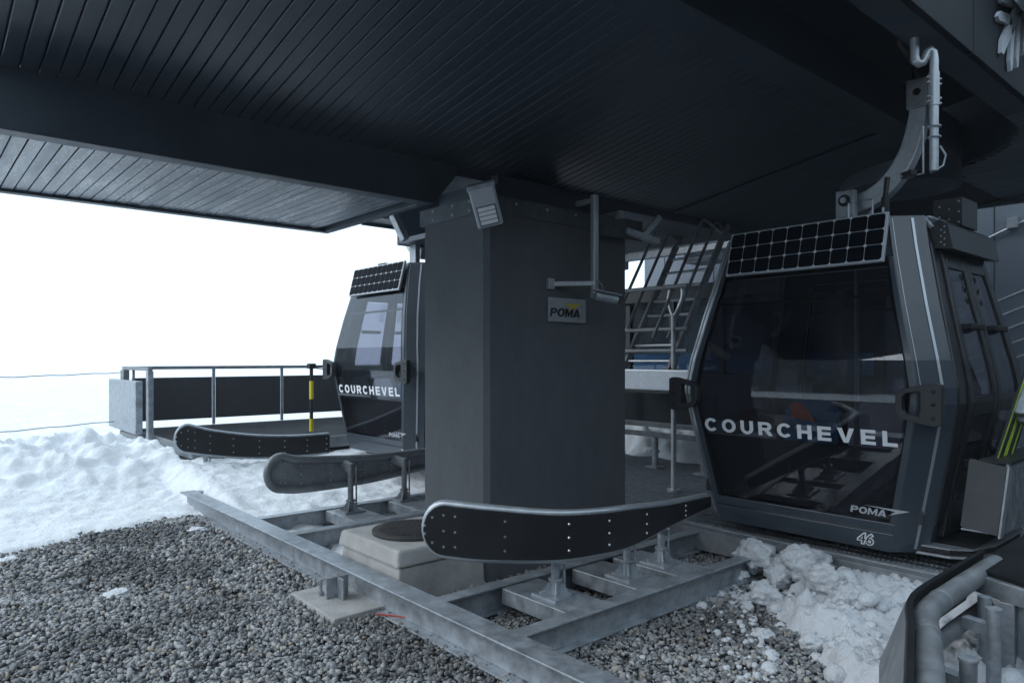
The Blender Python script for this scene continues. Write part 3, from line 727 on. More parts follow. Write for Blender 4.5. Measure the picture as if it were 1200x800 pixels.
def ribbon(C, off0, off1, z0, z1, splay=0.0):
    mb = MB(); vs = []; n = len(C)
    for i in range(n):
        a = C[max(i-1,0)]; b = C[min(i+1,n-1)]; d = Vector((b[0]-a[0], b[1]-a[1], 0)).normalized(); nn = Vector((d.y, -d.x, 0))
        for off in (off0, off1):
            vs += [Vector((C[i][0],C[i][1],z0)) + nn*(off+splay), Vector((C[i][0],C[i][1],z1)) + nn*off]
    fs = []
    for i in range(n-1):
        a = i*4; b = a+4; fs += [(a,a+1,b+1,b),(a+2,b+2,b+3,a+3),(a+1,a+3,b+3,b+1),(a,b,b+2,a+2)]
    fs += [(0,2,3,1),((n-1)*4,(n-1)*4+1,(n-1)*4+3,(n-1)*4+2)]
    return mb.add(vs, fs)
sgn = -1 if True else 1
ribbon(C, .043, .066, .27, .55, .09).build('rubber_board', 'rubber', gd, smooth=True, angle=40)
ribbon(C, .0675, .075, .28, .53, .09).build('facing_strip', 'galv_dark', gd, smooth=True, angle=40)
mb = MB(); mb.tube([(c[0], c[1]+.04, .27) for c in C], .035, 16); mb.build('lower_pipe', 'galv_dark', gd, smooth=True, angle=60)
for pu, pv in ((3.60,.96),(2.93,.86)):
    mb = MB(); mb.tube([(pu,pv,-.02),(pu,pv,.45)], .029, 16); mb.cyl((pu,pv,.452), .033, .010, 16); mb.bar((pu,pv,.36),(pu+.03,pv+.12,.36),.05,.05)
    mb.obox((pu,pv,.02),(1,0,0),(0,1,0),(0,0,1),(.1,.1,.012)); mb.build('post', 'galv', gd, smooth=True, angle=35)

# right boarding deck
dk = thing('boarding_deck', 'black rubber boarding deck on a galvanised frame at the right edge', 'deck', (4.8,.4,0))
mb = MB(); mb.prism([(3.99,1.165),(3.70,.55),(3.35,-.4),(3.2,-2.5),(9.4,-2.5),(9.4,1.165)], lambda a, b, d: (a, b, .50+d), .022); mb.build('deck_surface', 'deck', dk, bevel=.004)
mb = MB()
for a, b in (((3.985,1.16),(3.695,.55)),((3.695,.55),(3.345,-.4))): mb.bar((a[0],a[1],.455),(b[0],b[1],.455),.05,.085)
mb.bar((4.0,1.13,.455),(9.4,1.13,.455),.05,.085); mb.build('rim', 'galv', dk, bevel=.004)
for p in ((3.90,.98),(3.62,.43),(4.8,1.05),(6,1.05)):
    mb = MB(); mb.box((p[0]-.03,p[1]-.03,0),(p[0]+.03,p[1]+.03,.412)); mb.build('leg', 'galv', dk, bevel=.004)
mb = MB(); mb.bar((3.80,.80,.33),(3.55,.25,.33),.012,.16); mb.bar((3.86,.90,.18),(3.82,.80,.18),.03,.30); mb.build('gusset', 'galv', dk)
mb = MB(); mb.bar((3.93,1.02,.26),(3.93,.70,.26),.012,.30); mb.tube([(3.84,1.06,.03),(3.84,1.06,.43)], .03, 14); mb.build('side_plate', 'galv', dk)
mb = MB(); mb.box((3.9,-2.5,.02),(9.3,1.0,.10)); mb.build('deck_base', 'galv_dark', dk)
lump('snow_lump', (3.45,.72,.02), .20, 'snow lying inside the right boarding deck frame at the picture corner', 'lumps of snow on the gravel', .75, 31, 'snow_dirty', .4)
lump('snow_lump', (3.62,.50,.06), .17, 'second rounded mound of snow under the rim of the right boarding deck', 'lumps of snow on the gravel', .7, 32, 'snow_dirty', .4)

# ------------------------------------------------------------------ cabin
HT = 2.21
PZ = [0, .07, .25, .60, .90, .98, 1.08, 1.25, 1.60, 2.0, 2.21]
PU = [.745, .76, .785, .827, .862, .868, .866, .85, .79, .70, .645]
PV = [.79, .81, .85, .925, .985, .998, .994, .962, .878, .785, .74]
hu = lambda z: float(np.interp(z, PZ, PU)); hv = lambda z: float(np.interp(z, PZ, PV))
CH = .17
ZS = sorted(set(PZ + [.13,.19,.42,.75,1.42,1.78,1.9,2.1]))
def sp(face, s, z, out=0.0):
    """point of the cabin skin; face: front/back/left/right and the four chamfers, s along the face"""
    a, b = hu(z), hv(z)
    if face == 'front': return Vector((-a-out, s*(b-CH), z))
    if face == 'back': return Vector((a+out, s*(b-CH), z))
    if face == 'left': return Vector((s*(a-CH), b+out, z))
    if face == 'right': return Vector((s*(a-CH), -b-out, z))
    sx = -1 if face[0] == 'f' else 1; sy = 1 if face[1] == 'l' else -1    # 'fl','fr','bl','br'
    p = Vector((sx*a, sy*(b-CH), z)); q = Vector((sx*(a-CH), sy*b, z)); o2 = out*.7071
    return p.lerp(q, s) + Vector((sx*o2, sy*o2, 0))
def skin(mb, face, s0, s1, z0, z1, out0=0.0, out1=-.03, ns=2, mi=0):
    zs = [z0] + [z for z in ZS if z0+.01 < z < z1-.01] + [z1]; ss = np.linspace(s0, s1, ns)
    vs = []
    for z in zs:
        for s in ss:
            vs.append(sp(face, s, z, out0)); vs.append(sp(face, s, z, out1))
    nz = len(zs); fs = []; ix = lambda i, j, k: (i*ns+j)*2+k
    for i in range(nz-1):
        for j in range(ns-1):
            fs += [(ix(i,j,0),ix(i,j+1,0),ix(i+1,j+1,0),ix(i+1,j,0)), (ix(i,j,1),ix(i+1,j,1),ix(i+1,j+1,1),ix(i,j+1,1))]
        fs += [(ix(i,0,0),ix(i+1,0,0),ix(i+1,0,1),ix(i,0,1)), (ix(i,ns-1,0),ix(i,ns-1,1),ix(i+1,ns-1,1),ix(i+1,ns-1,0))]
    for j in range(ns-1):
        fs += [(ix(0,j,0),ix(0,j,1),ix(0,j+1,1),ix(0,j+1,0)), (ix(nz-1,j,0),ix(nz-1,j+1,0),ix(nz-1,j+1,1),ix(nz-1,j,1))]
    mb.add(vs, fs, mi)

def make_cabin():
    cb = thing('gondola_cabin', 'cabin', 'gondola cabin')
    WZ0, WZ1 = .195, 1.93
    # shell: sill and header rings, corner posts
    mb = MB()
    for f in ('front', 'back'):
        skin(mb, f, -1, 1, 0, .125, 0, -.05); skin(mb, f, -1, 1, .135, WZ0, .0, -.05); skin(mb, f, -1, 1, .125, .135, -.012, -.05)
        skin(mb, f, -1, 1, WZ1, HT, -.012, -.05)
        skin(mb, f, -1, -.945, WZ0, WZ1, 0, -.05); skin(mb, f, .945, 1, WZ0, WZ1, 0, -.05)
    for f in ('fl', 'fr', 'bl', 'br'): skin(mb, f, 0, 1, 0, HT, 0, -.05)
    for f in ('left', 'right'):
        skin(mb, f, -1, 1, 0, .19, -.01, -.05); skin(mb, f, -1, 1, 2.02, HT, -.01, -.05)
    a, b = hu(HT), hv(HT); c = CH
    oct_ = lambda a, b: [(-a,-(b-c)),(-(a-c),-b),(a-c,-b),(a,-(b-c)),(a,b-c),(a-c,b),(-(a-c),b),(-a,b-c)]
    mb.prism(oct_(a-.015,b-.015), lambda x, y, d: (x, y, HT-.04+d), .035)
    mb.prism(oct_(hu(0)-.02,hv(0)-.02), lambda x, y, d: (x, y, .01+d), .06)
    mb.build('body', 'cabin', cb, bevel=.006)
    # end windows
    for f, sgn in (('front', -1), ('back', 1)):
        mb = MB(); skin(mb, f, -.94, .94, WZ0+.004, WZ1-.004, .002, -.006, 3); g = mb.build('end_window', 'glass', cb)
        mb = MB(); skin(mb, f, -.985, .985, 1.66, 1.685, -.02, -.035); skin(mb, f, -.94, -.915, WZ0, WZ1, -.0075, -.03); skin(mb, f, .915, .94, WZ0, WZ1, -.0075, -.03)
        skin(mb, f, -.91, .91, 1.86, WZ1-.01, -.0075, -.03)
        mb.build('seal', 'cabin_dark', g)
        # lettering
        mb = MB()
        def on(x, y, d, f=f, sgn=sgn, zb=.70): z = zb+y; return sp(f, 0, z, .0025+d) + Vector((0, x*sgn, 0))
        letters(mb, 'COURCHEVEL', .098, .42, on, .0016); mb.build('lettering', 'white_text', g)
        mb = MB()
        on2 = lambda x, y, d, f=f, sgn=sgn: sp(f, 0, .235+y, .0025+d) + Vector((0, (x+.50)*sgn, 0))
        letters(mb, 'POMA', .045, .10, on2, .0016, shear=.2)
        mb.prism([(-.02,.060),(.26,.058),(.145,.018),(.13,.012),(.175,.045)], on2, .0017)
        mb.build('maker_mark', 'grey_text', g)
        # solar panel on the header
        sol = MB()
        zc, hh, ww = 2.055, .172, .578
        slope = Vector((hu(2.21)-hu(1.9), 0, .31)).normalized(); slope.x *= sgn*-1*-1
        up = Vector((-sgn*(hu(1.9)-hu(2.21)), 0, .31)).normalized(); ay = Vector((0,1,0)); nn = Vector((sgn,0,0)); nn = (nn - up*nn.dot(up)).normalized()
        c0 = Vector((sgn*(hu(zc)+.055), 0, zc)) + ay*(-.0225 if sgn < 0 else .0225)
        sol.obox(c0, ay, up, nn, (ww, hh, .014)); spn = sol.build('solar_panel', 'alu', cb, bevel=.003)
        m2 = MB(); m2.obox(c0 + nn*.0155, ay, up, nn, (ww-.009, hh-.009, .0015)); m2.build('backing_sheet', 'cell_back', spn)
        m3 = MB(); nxc, nyc = 10, 3; cw = (2*ww-.022)/nxc; chh = (2*hh-.022)/nyc; e = .012
        for i in range(nxc):
            for j in range(nyc):
                cc = c0 + ay*((i-(nxc-1)/2)*cw) + up*((j-(nyc-1)/2)*chh) + nn*.0175
                x, y = cw/2-.0016, chh/2-.0016
                poly = [(-x,-y+e),(-x+e,-y),(x-e,-y),(x,-y+e),(x,y-e),(x-e,y),(-x+e,y),(-x,y-e)]
                m3.prism(poly, lambda a_, b_, d, cc=cc: cc + ay*a_ + up*b_ + nn*d, .001)
        m3.build('cells', 'cell', spn)
        for yy in (-.42, .42):
            m4 = MB(); m4.bar(c0+ay*yy-nn*.014+up*.1, c0+ay*yy-nn*.075+up*.1, .03, .03); m4.bar(c0+ay*yy-nn*.016-up*.13, c0+ay*yy-nn*.016+up*.13, .03, .008); m4.build('mount', 'galv_dark', spn)
        # handles on both corners
        for sy in (-1, 1):
            mb = MB(); zc = .985; y0 = sy*(hv(.98)-.012)
            outer = [(0,.125),(.05,.128),(.16,.105),(.235,.085),(.262,.05),(.262,-.05),(.24,-.09),(.16,-.115),(.05,-.135),(0,-.135)]
            inner = [(.118,.075),(.20,.06),(.222,.035),(.222,-.04),(.20,-.068),(.118,-.082)]
            X0 = sgn*(hu(.98)+.012); th = .055
            def pt(a_, b_, d): return Vector((X0 + sgn*d, y0 - sy*a_, zc+b_))
            # ring as quads: sample both outlines by angle around the hole centre
            cc = (.165, -.003)
            def ray_hit(poly, ang):
                best = None; dx, dy = math.cos(ang), math.sin(ang)
                for i in range(len(poly)):
                    x1, y1 = poly[i][0]-cc[0], poly[i][1]-cc[1]; x2, y2 = poly[(i+1) % len(poly)][0]-cc[0], poly[(i+1) % len(poly)][1]-cc[1]
                    den = dx*(y2-y1) - dy*(x2-x1)
                    if abs(den) < 1e-9: continue
                    t = (x1*(y2-y1) - y1*(x2-x1))/den; u = (x1*dy - y1*dx)/den
                    if t > 0 and -1e-6 <= u <= 1+1e-6 and (best is None or t < best): best = t
                return (cc[0]+dx*best, cc[1]+dy*best)
            na = 40; vs = []; fs = []
            for k in range(na):
                ang = 2*math.pi*k/na; po = ray_hit(outer, ang); pi = ray_hit(inner, ang)
                vs += [pt(*po, 0), pt(*po, th), pt(*pi, th), pt(*pi, 0)]
            for k in range(na):
                i, j = k*4, ((k+1) % na)*4
                for q in range(4): fs.append((i+q, j+q, j+(q+1) % 4, i+(q+1) % 4))
            mb.add(vs, fs)
            for b_ in (-.085, 0, .075): mb.dome(pt(.045, b_, th-.002), .016, (sgn,0,0), 8, 1)
            mb.build('bumper_handle', ['handle','black'], cb, bevel=.006)
    # chrome trims along the corner posts
    for f in ('fl', 'fr', 'bl', 'br'):
        mb = MB(); skin(mb, f, .60, .67, .03, HT-.02, .006, .0005); skin(mb, f, .10, .115, .9, HT-.02, .003, .0005); mb.build('trim_strip', 'chrome', cb)
    # the blind side: big window
    mb = MB(); skin(mb, 'left', -1, -.93, .19, 2.02, -.004, -.05); skin(mb, 'left', .93, 1, .19, 2.02, -.004, -.05); skin(mb, 'left', -.93, .93, .19, .42, -.004, -.05)
    mb.build('side_panel', 'cabin_dark', cb, bevel=.004)
    mb = MB(); skin(mb, 'left', -.925, .925, .425, 2.015, -.006, -.014, 3); mb.build('side_window', 'glass', cb)
    # door side
    mb = MB()
    skin(mb, 'right', -1, -.80, .19, 2.02, .012, -.05); skin(mb, 'right', .80, 1, .19, 2.02, .012, -.05)
    mb.build('door_jamb', 'cabin_dark', cb, bevel=.008)
    for s0, s1 in ((-.79, -.01), (.01, .79)):
        mb = MB(); w_ = s1-s0
        skin(mb, 'right', s0, s0+.14*w_, .10, 2.0, .03, -.01); skin(mb, 'right', s1-.14*w_, s1, .10, 2.0, .03, -.01)
        skin(mb, 'right', s0+.14*w_, s1-.14*w_, .10, .34, .03, -.01); skin(mb, 'right', s0+.14*w_, s1-.14*w_, 1.86, 2.0, .03, -.01)
        skin(mb, 'right', s0+.14*w_, s1-.14*w_, .90, 1.02, .03, -.01)
        dr = mb.build('door', 'cabin_dark', cb, bevel=.005)
        mb = MB(); skin(mb, 'right', s0+.145*w_, s1-.145*w_, 1.025, 1.855, .018, .010); skin(mb, 'right', s0+.145*w_, s1-.145*w_, .345, .895, .018, .010); mb.build('door_window', 'glass', dr)
        mb = MB(); near_ = s1-.145*w_-.10 if s0 < 0 else s0+.145*w_+.10
        for zz_ in (1.80, 1.72, 1.64):
            q_ = sp('right', near_, zz_, .0185)
            mb.tube([q_+Vector((.030*math.cos(t), 0, .030*math.sin(t))) for t in np.linspace(0, 2*math.pi, 17)], .004, 5); mb.bar(q_+Vector((-.018,0,.018)), q_+Vector((.018,0,-.018)), .006, .003)
        mb.build('warning_sticker', 'dark_text', dr)
        mb = MB(); p = sp('right', (s0+s1)/2, 1.47, .03); mb.box(p+Vector((-.13,-.05,-.02)), p+Vector((.13,.02,.02))); mb.build('vent_catch', 'black', dr, bevel=.008)
    # door gear housing above the doors
    dg = MB(); y = -hv(2.06)-.03
    dg.prism([(y-.10,1.97),(y+.05,1.99),(y+.05,2.14),(y-.02,2.17),(y-.07,2.13)], lambda a_, b_, d: (-.47+d, a_, b_), .98)
    for i in range(7): dg.dome((-.47, y-.05+.02*(i % 2), 2.0+.02*i), .006, (-1,0,0), mi=1)
    g = dg.build('door_gear_cover', ['cabin_dark','chrome'], cb)
    mb = MB(); mb.box((-.10,y-.04,2.175),(.22,y+.14,2.37))
    for i in range(7): mb.dome((-.10, y-.02+.12*(i % 3)/2, 2.20+.024*i), .007, (-1,0,0), mi=1)
    mb.build('gear_bracket', ['cabin_dark','chrome'], g)
    mb = MB(); mb.tube([(-.47,y+.02,2.12),(-.45,y+.08,2.19),(-.30,y+.10,2.22),(-.05,y+.06,2.2)], .016, 10); mb.build('hose', 'galv_light', g, smooth=True)
    # interior: floor, two benches of moulded seats
    mb = MB(); mb.box((-.66,-.74,.072),(.66,.74,.095)); mb.build('floor', 'cabin_int', cb)
    for sgn in (-1, 1):
        mb = MB(); mb.box((sgn*.60-.02,-.80,.34),(sgn*.60+.02,.80,.37)); mb.box((sgn*.66-.03 if sgn < 0 else .66,-.80,.20),(sgn*.66 if sgn < 0 else .69,.80,.66)); mb.build('bench_frame', 'cabin_int', cb)
        for k, yy in enumerate((-.56,-.02,.56)):
            if sgn < 0: mk, lab = 'cabin_int', None
            else: mk, lab = [('cabin_int', None), ('seat_white', 'pale grey seat'), ('seat_blue', 'blue seat with an orange patch')][k]
            mb = MB()
            ring = lambda cz, rx, ry: [Vector((sgn*.44 + rx*math.cos(t)*1.0, yy + ry*math.sin(t), cz)) for t in np.linspace(0, 2*math.pi, 24, False)]
            rr = [ring(.365,.13,.17), ring(.38,.19,.22), ring(.41,.205,.235), ring(.43,.19,.22), ring(.42,.10,.12)]
            vs = [p for r_ in rr for p in r_]; fs = []
            for i in range(4):
                for j in range(24): fs.append((i*24+j, i*24+(j+1) % 24, (i+1)*24+(j+1) % 24, (i+1)*24+j))
            fs += [tuple(range(24))[::-1], tuple(96+j for j in range(24))]
            mb.add(vs, fs)
            bk = [(-.235,.50),(.235,.50),(.25,.62),(.24,.80),(.16,.885),(-.16,.885),(-.24,.80),(-.25,.62)]
            if sgn > 0: mb.prism(bk, lambda a_, b_, d: (.60+.10*(b_-.5)-d, yy+a_, b_), .05)
            st = mb.build('seat', mk, cb, smooth=True, label=lab)
            if mk == 'seat_blue':
                mb = MB(); mb.prism([(-.05,.70),(.16,.72),(.20,.84),(.12,.87),(.02,.80)], lambda a_, b_, d: (.545+.10*(b_-.5)-d, yy+a_, b_), .01); mb.build('patch', 'seat_orange', st)
    mb = MB(); mb.tube([(-.02,-.1,.10),(-.02,-.1,HT-.05)], .018, 10); mb.build('grab_pole', 'galv_dark', cb, smooth=True)
    # roof frame, suspension and curved hanger arm (arches outwards over the door side)
    mb = MB(); mb.box((-.16,-.50,HT+.0),(-.10,.50,HT+.06)); mb.box((.10,-.50,HT),(.16,.50,HT+.06)); mb.box((-.45,-.06,HT-.005),(.45,.06,HT+.055)); mb.build('roof_frame', 'galv_dark', cb, bevel=.006)
    for x in (.14, -.14):
        mb = MB(); mb.box((x-.035,-.145,HT+.05),(x+.035,-.005,HT+.33)); cl_ = mb.build('suspension_clevis', 'galv', cb, bevel=.01)
    mb = MB(); mb.cyl((-.180,-.075,HT+.25), .045, .01, 20, (1,0,0)); mb.build('clevis_hole', 'black', cl_)
    mb = MB(); mb.cyl((-.188,-.075,HT+.25), .022, .03, 10, (1,0,0)); mb.build('pivot_bolt', 'galv_light', cl_)
    ctrlh = [(-.06,HT+.23),(-.21,HT+.27),(-.35,HT+.37),(-.465,HT+.54),(-.525,HT+.74),(-.548,HT+.90),(-.545,HT+1.04)]
    Ch = catmull([(0,)+c for c in ctrlh], 6); mb = MB(); vs = []; n = len(Ch)
    for i in range(n):
        a = Ch[max(i-1,0)]; b = Ch[min(i+1,n-1)]; d = Vector(tuple(b-a)).normalized(); nn = Vector((0,-d.z,d.y)); c = Vector(tuple(Ch[i])); hw = .075 - .02*i/n
        for sx in (-.05, .05):
            vs += [c+nn*hw+Vector((sx,0,0)), c-nn*hw+Vector((sx,0,0))]
    fs = []
    for i in range(n-1):
        a, b = i*4, i*4+4; fs += [(a,a+1,b+1,b),(a+2,b+2,b+3,a+3),(a,b,b+2,a+2),(a+1,a+3,b+3,b+1)]
    fs += [(0,2,3,1),(n*4-4,n*4-3,n*4-1,n*4-2)]; mb.add(vs, fs)
    ha = mb.build('hanger_arm', 'galv_light', cb, bevel=.012)
    mb = MB(); mb.box((-.07,-.62,HT+.86),(.07,-.47,HT+1.07)); mb.build('arm_joint', 'galv_dark', ha, bevel=.012)
    mb = MB(); mb.tube([(0,-.545,HT+1.06),(0,-.53,HT+1.2),(0,-.43,HT+1.40)], .05, 10); mb.build('grip_stem', 'black', ha, smooth=True)  # darkness of the slot put into the stem's black colour
    mb = MB(); mb.cyl((-.075,-.545,HT+.97), .026, .012, 12, (1,0,0)); mb.dome((-.082,-.545,HT+.97), .014, (-1,0,0)); mb.build('joint_bolt', 'black', ha)
    mb = MB(); mb.tube([(-.30,-.42,HT-.02),(-.30,-.42,HT+.20)], .026, 12); mb.tube([(-.30,-.42,HT+.20),(-.29,-.43,HT+.34)], .018, 10); mb.build('damper', 'cabin_dark', cb, smooth=True)
    mb = MB(); mb.tube([(-.34,-.18,HT),(-.34,-.18,HT+.19),(-.34,-.35,HT+.19),(-.34,-.35,HT)], .009, 8); mb.tube([(-.34,-.42,HT+.0),(-.34,-.42,HT+.12)], .009, 8); mb.build('roof_hoop', 'alu', cb, smooth=True)
    # step and ski box on the door side
    mb = MB(); outl = [(-.62,-.72),(-.60,-.92),(-.52,-1.02),(-.30,-1.08),(.30,-1.08),(.52,-1.02),(.60,-.92),(.62,-.72)]
    mb.prism(outl, lambda a_, b_, d: (a_, b_, .015+d), .035); stp = mb.build('door_step', 'black', cb, bevel=.008)
    mb = MB(); mb.prism([(a_*1.015, b_*1.01) for a_, b_ in outl], lambda a_, b_, d: (a_, b_, .000+d), .014)
    mb.prism([(a_*1.015, b_*1.01) for a_, b_ in outl], lambda a_, b_, d: (a_, b_, .052+d), .008)
    mb.build('step_edge', 'alu', stp)
    mb = MB()
    for i in range(20): mb.box((-.50+i*.05,-1.03,.0605),(-.475+i*.05,-.80,.066))
    mb.build('step_tread', 'rubber', stp)
    rk = MB(); yb, yt = -hv(.2)-.10, -hv(.62)-.06
    prof = [(yb-.02,.20),(yt-.02,.63),(yt-.22,.60),(yb-.22,.17)]
    rk.prism(prof, lambda a_, b_, d: (-.52+d, a_, b_), .018, 1); rk.prism(prof, lambda a_, b_, d: (.46+d, a_, b_), .018)
    for i in range(18):
        x = -.49+i*.053
        p0 = Vector((x, yb-.225, .165)); p1 = Vector((x, yt-.225, .595)); rk.bar(p0, p1, .036, .008, up=(0,1,0))
    rk.bar((-.51,yt-.22,.60),(.48,yt-.22,.60),.014,.03); rk.bar((-.51,yb-.12,.18),(.48,yb-.12,.18),.20,.012)
    rk.bar((-.50, yb-.232, .16),(-.50, yt-.232, .60), .07, .012, up=(0,1,0), mi=2)
    ski = rk.build('ski_box', ['galv','rack_end','galv_light'], cb)
    mb = MB(); mb.bar((-.515,yt-.16,.625),(.47,yt-.16,.625),.17,.018); mb.bar((-.4,yt+.05,.58),(-.4,yt-.05,.58),.05,.05); mb.bar((.4,yt+.05,.58),(.4,yt-.05,.58),.05,.05); mb.build('box_rim', 'cabin_dark', ski)
    return cb
cabin = make_cabin()
cabin.location = (5.62, 2.5, .28)
cabin['label'] = 'large dark grey gondola cabin numbered 46, right of the column, seen close up'
cabin['group'] = 'gondola cabins in the lift station'
far = copy_tree(cabin)
far.location = (5.02, 7.42, .42); far.rotation_euler = (0,0,math.pi)
far['label'] = 'smaller far gondola cabin half hidden behind the column, white fog showing through its windows'
def number(parent, body, x0):
    mb = MB()
    def base(x, y, d): z = .030+y; return sp('front', 0, z, .0012+d) + Vector((0, -(x+x0), 0))
    text_on(mb, body, .10, base, .001, bold=.008, shear=.2)
    o = mb.build('number_outline', 'white_text', None); o.parent = parent
    mb = MB(); text_on(mb, body, .10, lambda x, y, d: base(x, y, d+.0012), .001, bold=-.0005, shear=.2)
    o2 = mb.build('number_fill', 'dark_text', None); o2.parent = parent
    return o, o2
number(cabin, '46', .47)
for o in number(far, '1', .62): o.rotation_euler = (0,0,math.pi)

# skis leaning in the box of the near cabin
def ski_pair(loc, label, tilt, col):
    t = thing('ski_pair', label, 'skis', loc, 'skis standing in the ski box')
    for k in (-1, 1):
        mb = MB(); pts = catmull([(0,0,-.2),(0,0,.2),(0,0,.9),(0,-.02,1.2),(0,-.07,1.32)], 5)
        d = Vector((tilt,-.14,1)).normalized(); sx = Vector((1,0,0)); sx = (sx-d*sx.dot(d)).normalized(); ny = d.cross(sx)
        vs = []; wd = [.045 if i > 2 else .05 for i in range(len(pts))]
        for i, p in enumerate(pts):
            c = Vector(loc) + d*(p[2]) + ny*(p[1]) + sx*(.055*k)
            ww = .046 if i < len(pts)-3 else .046*(len(pts)-1-i)/3+.012
            vs += [c-sx*ww-ny*.006, c+sx*ww-ny*.006, c+sx*ww+ny*.006, c-sx*ww+ny*.006]
        fs = []
        for i in range(len(pts)-1):
            a, b = i*4, i*4+4
            for q in range(4): fs.append((a+q, a+(q+1) % 4, b+(q+1) % 4, b+q))
        fs += [(0,3,2,1), tuple(len(vs)-4+q for q in range(4))]
        mb.add(vs, fs); sk = mb.build('ski', 'ski_dark', t)
        for face in (-1, 1):
            mb = MB()
            for off in (-.022,):
                p0 = Vector(loc)+d*(-.18)+ny*.0065*face+sx*(.055*k+off); p1 = Vector(loc)+d*(1.12)+ny*.0065*face+sx*(.055*k+off); mb.bar(p0, p1, .017, .003, up=tuple(ny))
            mb.build('ski_stripe', col, sk)
        mb = MB(); c = Vector(loc)+d*.42+sx*(.055*k)-ny*.035; mb.obox(c, sx, d, ny, (.03,.12,.028)); mb.obox(c+d*.2, sx, d, ny, (.035,.035,.035)); mb.build('binding', 'galv', sk, bevel=.01)
    return t
ski_pair((5.33,1.385,.90), 'nearer of two black and lime green ski pairs in the cabin ski box', .62, 'ski_green')
ski_pair((5.50,1.385,.90), 'farther of two black and lime ski pairs in the cabin ski box', .58, 'ski_green')

# ------------------------------------------------------------------ sensor mast hanging from the fascia
sm = thing('sensor_mast', 'shiny steel pipe mast hanging from the roof fascia beside the cabin hanger', 'mast', (4.40,1.54,3.37))
mb = MB()
path = catmull([(4.40,1.545,3.37),(4.40,1.545,3.22),(4.405,1.53,3.17),(4.42,1.51,3.19),(4.425,1.50,3.24)], 6)
mb.tube([(4.40,1.56,3.369),(4.40,1.56,3.235)], .024, 16)
pth = [(4.40,1.555,3.22)] + [tuple(p) for p in catmull([(4.40,1.555,3.24),(4.405,1.54,3.255),(4.43,1.50,3.27),(4.455,1.47,3.25),(4.46,1.465,3.20)], 5)] + [(4.46,1.465,2.62)]
mb.tube([(4.40,1.56,3.27),(4.402,1.553,3.235),(4.412,1.54,3.222),(4.425,1.527,3.23),(4.434,1.517,3.258),(4.44,1.51,3.285),(4.455,1.498,3.30),(4.465,1.487,3.285),(4.468,1.483,3.24),(4.468,1.483,2.61)], .024, 16)
mb.build('pipe', 'galv_light', sm, smooth=True, angle=60)
mb = MB()
mb.tube([(4.468,1.483,2.98),(4.468,1.483,3.17)], .0285, 16)
for z_ in (3.0,3.03,3.11,3.14):
    mb.tube([(4.468-.05,1.483+.02,z_),(4.468+.05,1.483-.02,z_)], .006, 6)
mb.build('sleeve', 'galv_light', sm, smooth=True, angle=50)
mb = MB()
for z_ in (2.86,2.80): mb.tube([(4.468+.034*math.cos(t), 1.483+.034*math.sin(t), z_) for t in np.linspace(0, 2*math.pi, 16)], .005, 6)
mb.tube([(4.44,1.53,2.87),(4.44,1.53,2.60),(4.43,1.60,2.59),(4.42,1.64,2.60)], .007, 8)
mb.tube([(4.49,1.46,2.75),(4.52,1.44,2.70),(4.51,1.45,2.64),(4.46,1.50,2.60)], .006, 8)
mb.build('clamp', 'galv', sm, smooth=True)
mb = MB(); mb.obox((4.42,1.60,2.605),(.5,.85,0),(.85,-.5,0),(0,0,1),(.045,.02,.018)); mb.build('sensor', 'cabin_dark', sm, bevel=.004)

# hanging lamp over the far lane
hl = thing('hanging_lamp', 'slim slanted grey lamp hanging under the roof above the far gondola cabin', 'lamp', (4.05,6.35,2.8))
mb = MB(); mb.bar((3.80,6.23,3.0),(3.89,6.15,2.74),.07,.09,up=(0,1,0)); mb.build('housing', 'galv', hl, bevel=.01)
mb = MB(); mb.tube([(3.55,6.12,2.98),(3.80,6.23,3.0)], .016, 10); mb.build('stem', 'galv_dark', hl, smooth=True)

# ------------------------------------------------------------------ far boarding deck with its railing
fd = thing('boarding_deck', 'far low black boarding deck behind the snow, left of the column', 'deck', (5,10,0))
mb = MB(); mb.box((2.62,8.75,.46),(9.5,11.60,.50)); mb.build('deck_surface', 'deck', fd, bevel=.006)
mb = MB(); mb.box((2.60,8.72,.36),(9.5,8.748,.505)); mb.box((2.598,8.75,.36),(2.618,11.6,.505)); mb.build('rim', 'galv_dark', fd, bevel=.004)
for u_ in (2.75,5,7.5):
    for v_ in (8.85, 11.3):
        mb = MB(); mb.box((u_,v_,-.05),(u_+.1,v_+.1,.36)); mb.build('leg', 'galv_dark', fd)
rl = thing('deck_railing', 'long steel railing with charcoal infill panels along the far boarding deck', 'railing', (5.5,11.66,.5))
mb = MB(); mb.box((2.50,11.63,1.375),(9.4,11.69,1.425)); mb.box((2.50,10.25,1.376),(2.56,11.629,1.424)); mb.build('handrail', 'galv_dark', rl, bevel=.006)
for u_ in (3.80,4.92,6.1,7.3): 
    mb = MB(); mb.box((u_-.022,11.635,.50),(u_+.022,11.675,1.374)); mb.build('post', 'galv', rl, bevel=.004)
mb = MB(); mb.box((2.50,10.25,.30),(2.57,10.36,1.375)); mb.build('corner_post', 'galv', rl, bevel=.008)
mb = MB(); mb.box((2.50,11.60,.26),(2.58,11.80,1.375)); mb.build('corner_post', 'galv_dark', rl, bevel=.008)
mb = MB(); mb.box((2.52,11.15,1.0),(2.55,11.19,1.375)); mb.build('post', 'galv', rl)
for a, b in ((2.62,3.77),(3.83,4.89),(4.95,6.07),(6.13,7.27),(7.33,9.3)):
    mb = MB(); mb.box((a,11.645,.60),(b,11.657,1.25)); mb.build('infill_panel', 'panel', rl)
cbx = thing('control_cabinet', 'flat pale steel cabinet hung on the outer end of the far deck railing', 'cabinet', (2.45,11.3,.5))
mb = MB(); mb.box((2.40,10.47,.52),(2.49,11.74,1.235)); mb.build('door_panel', 'galv', cbx, bevel=.01)
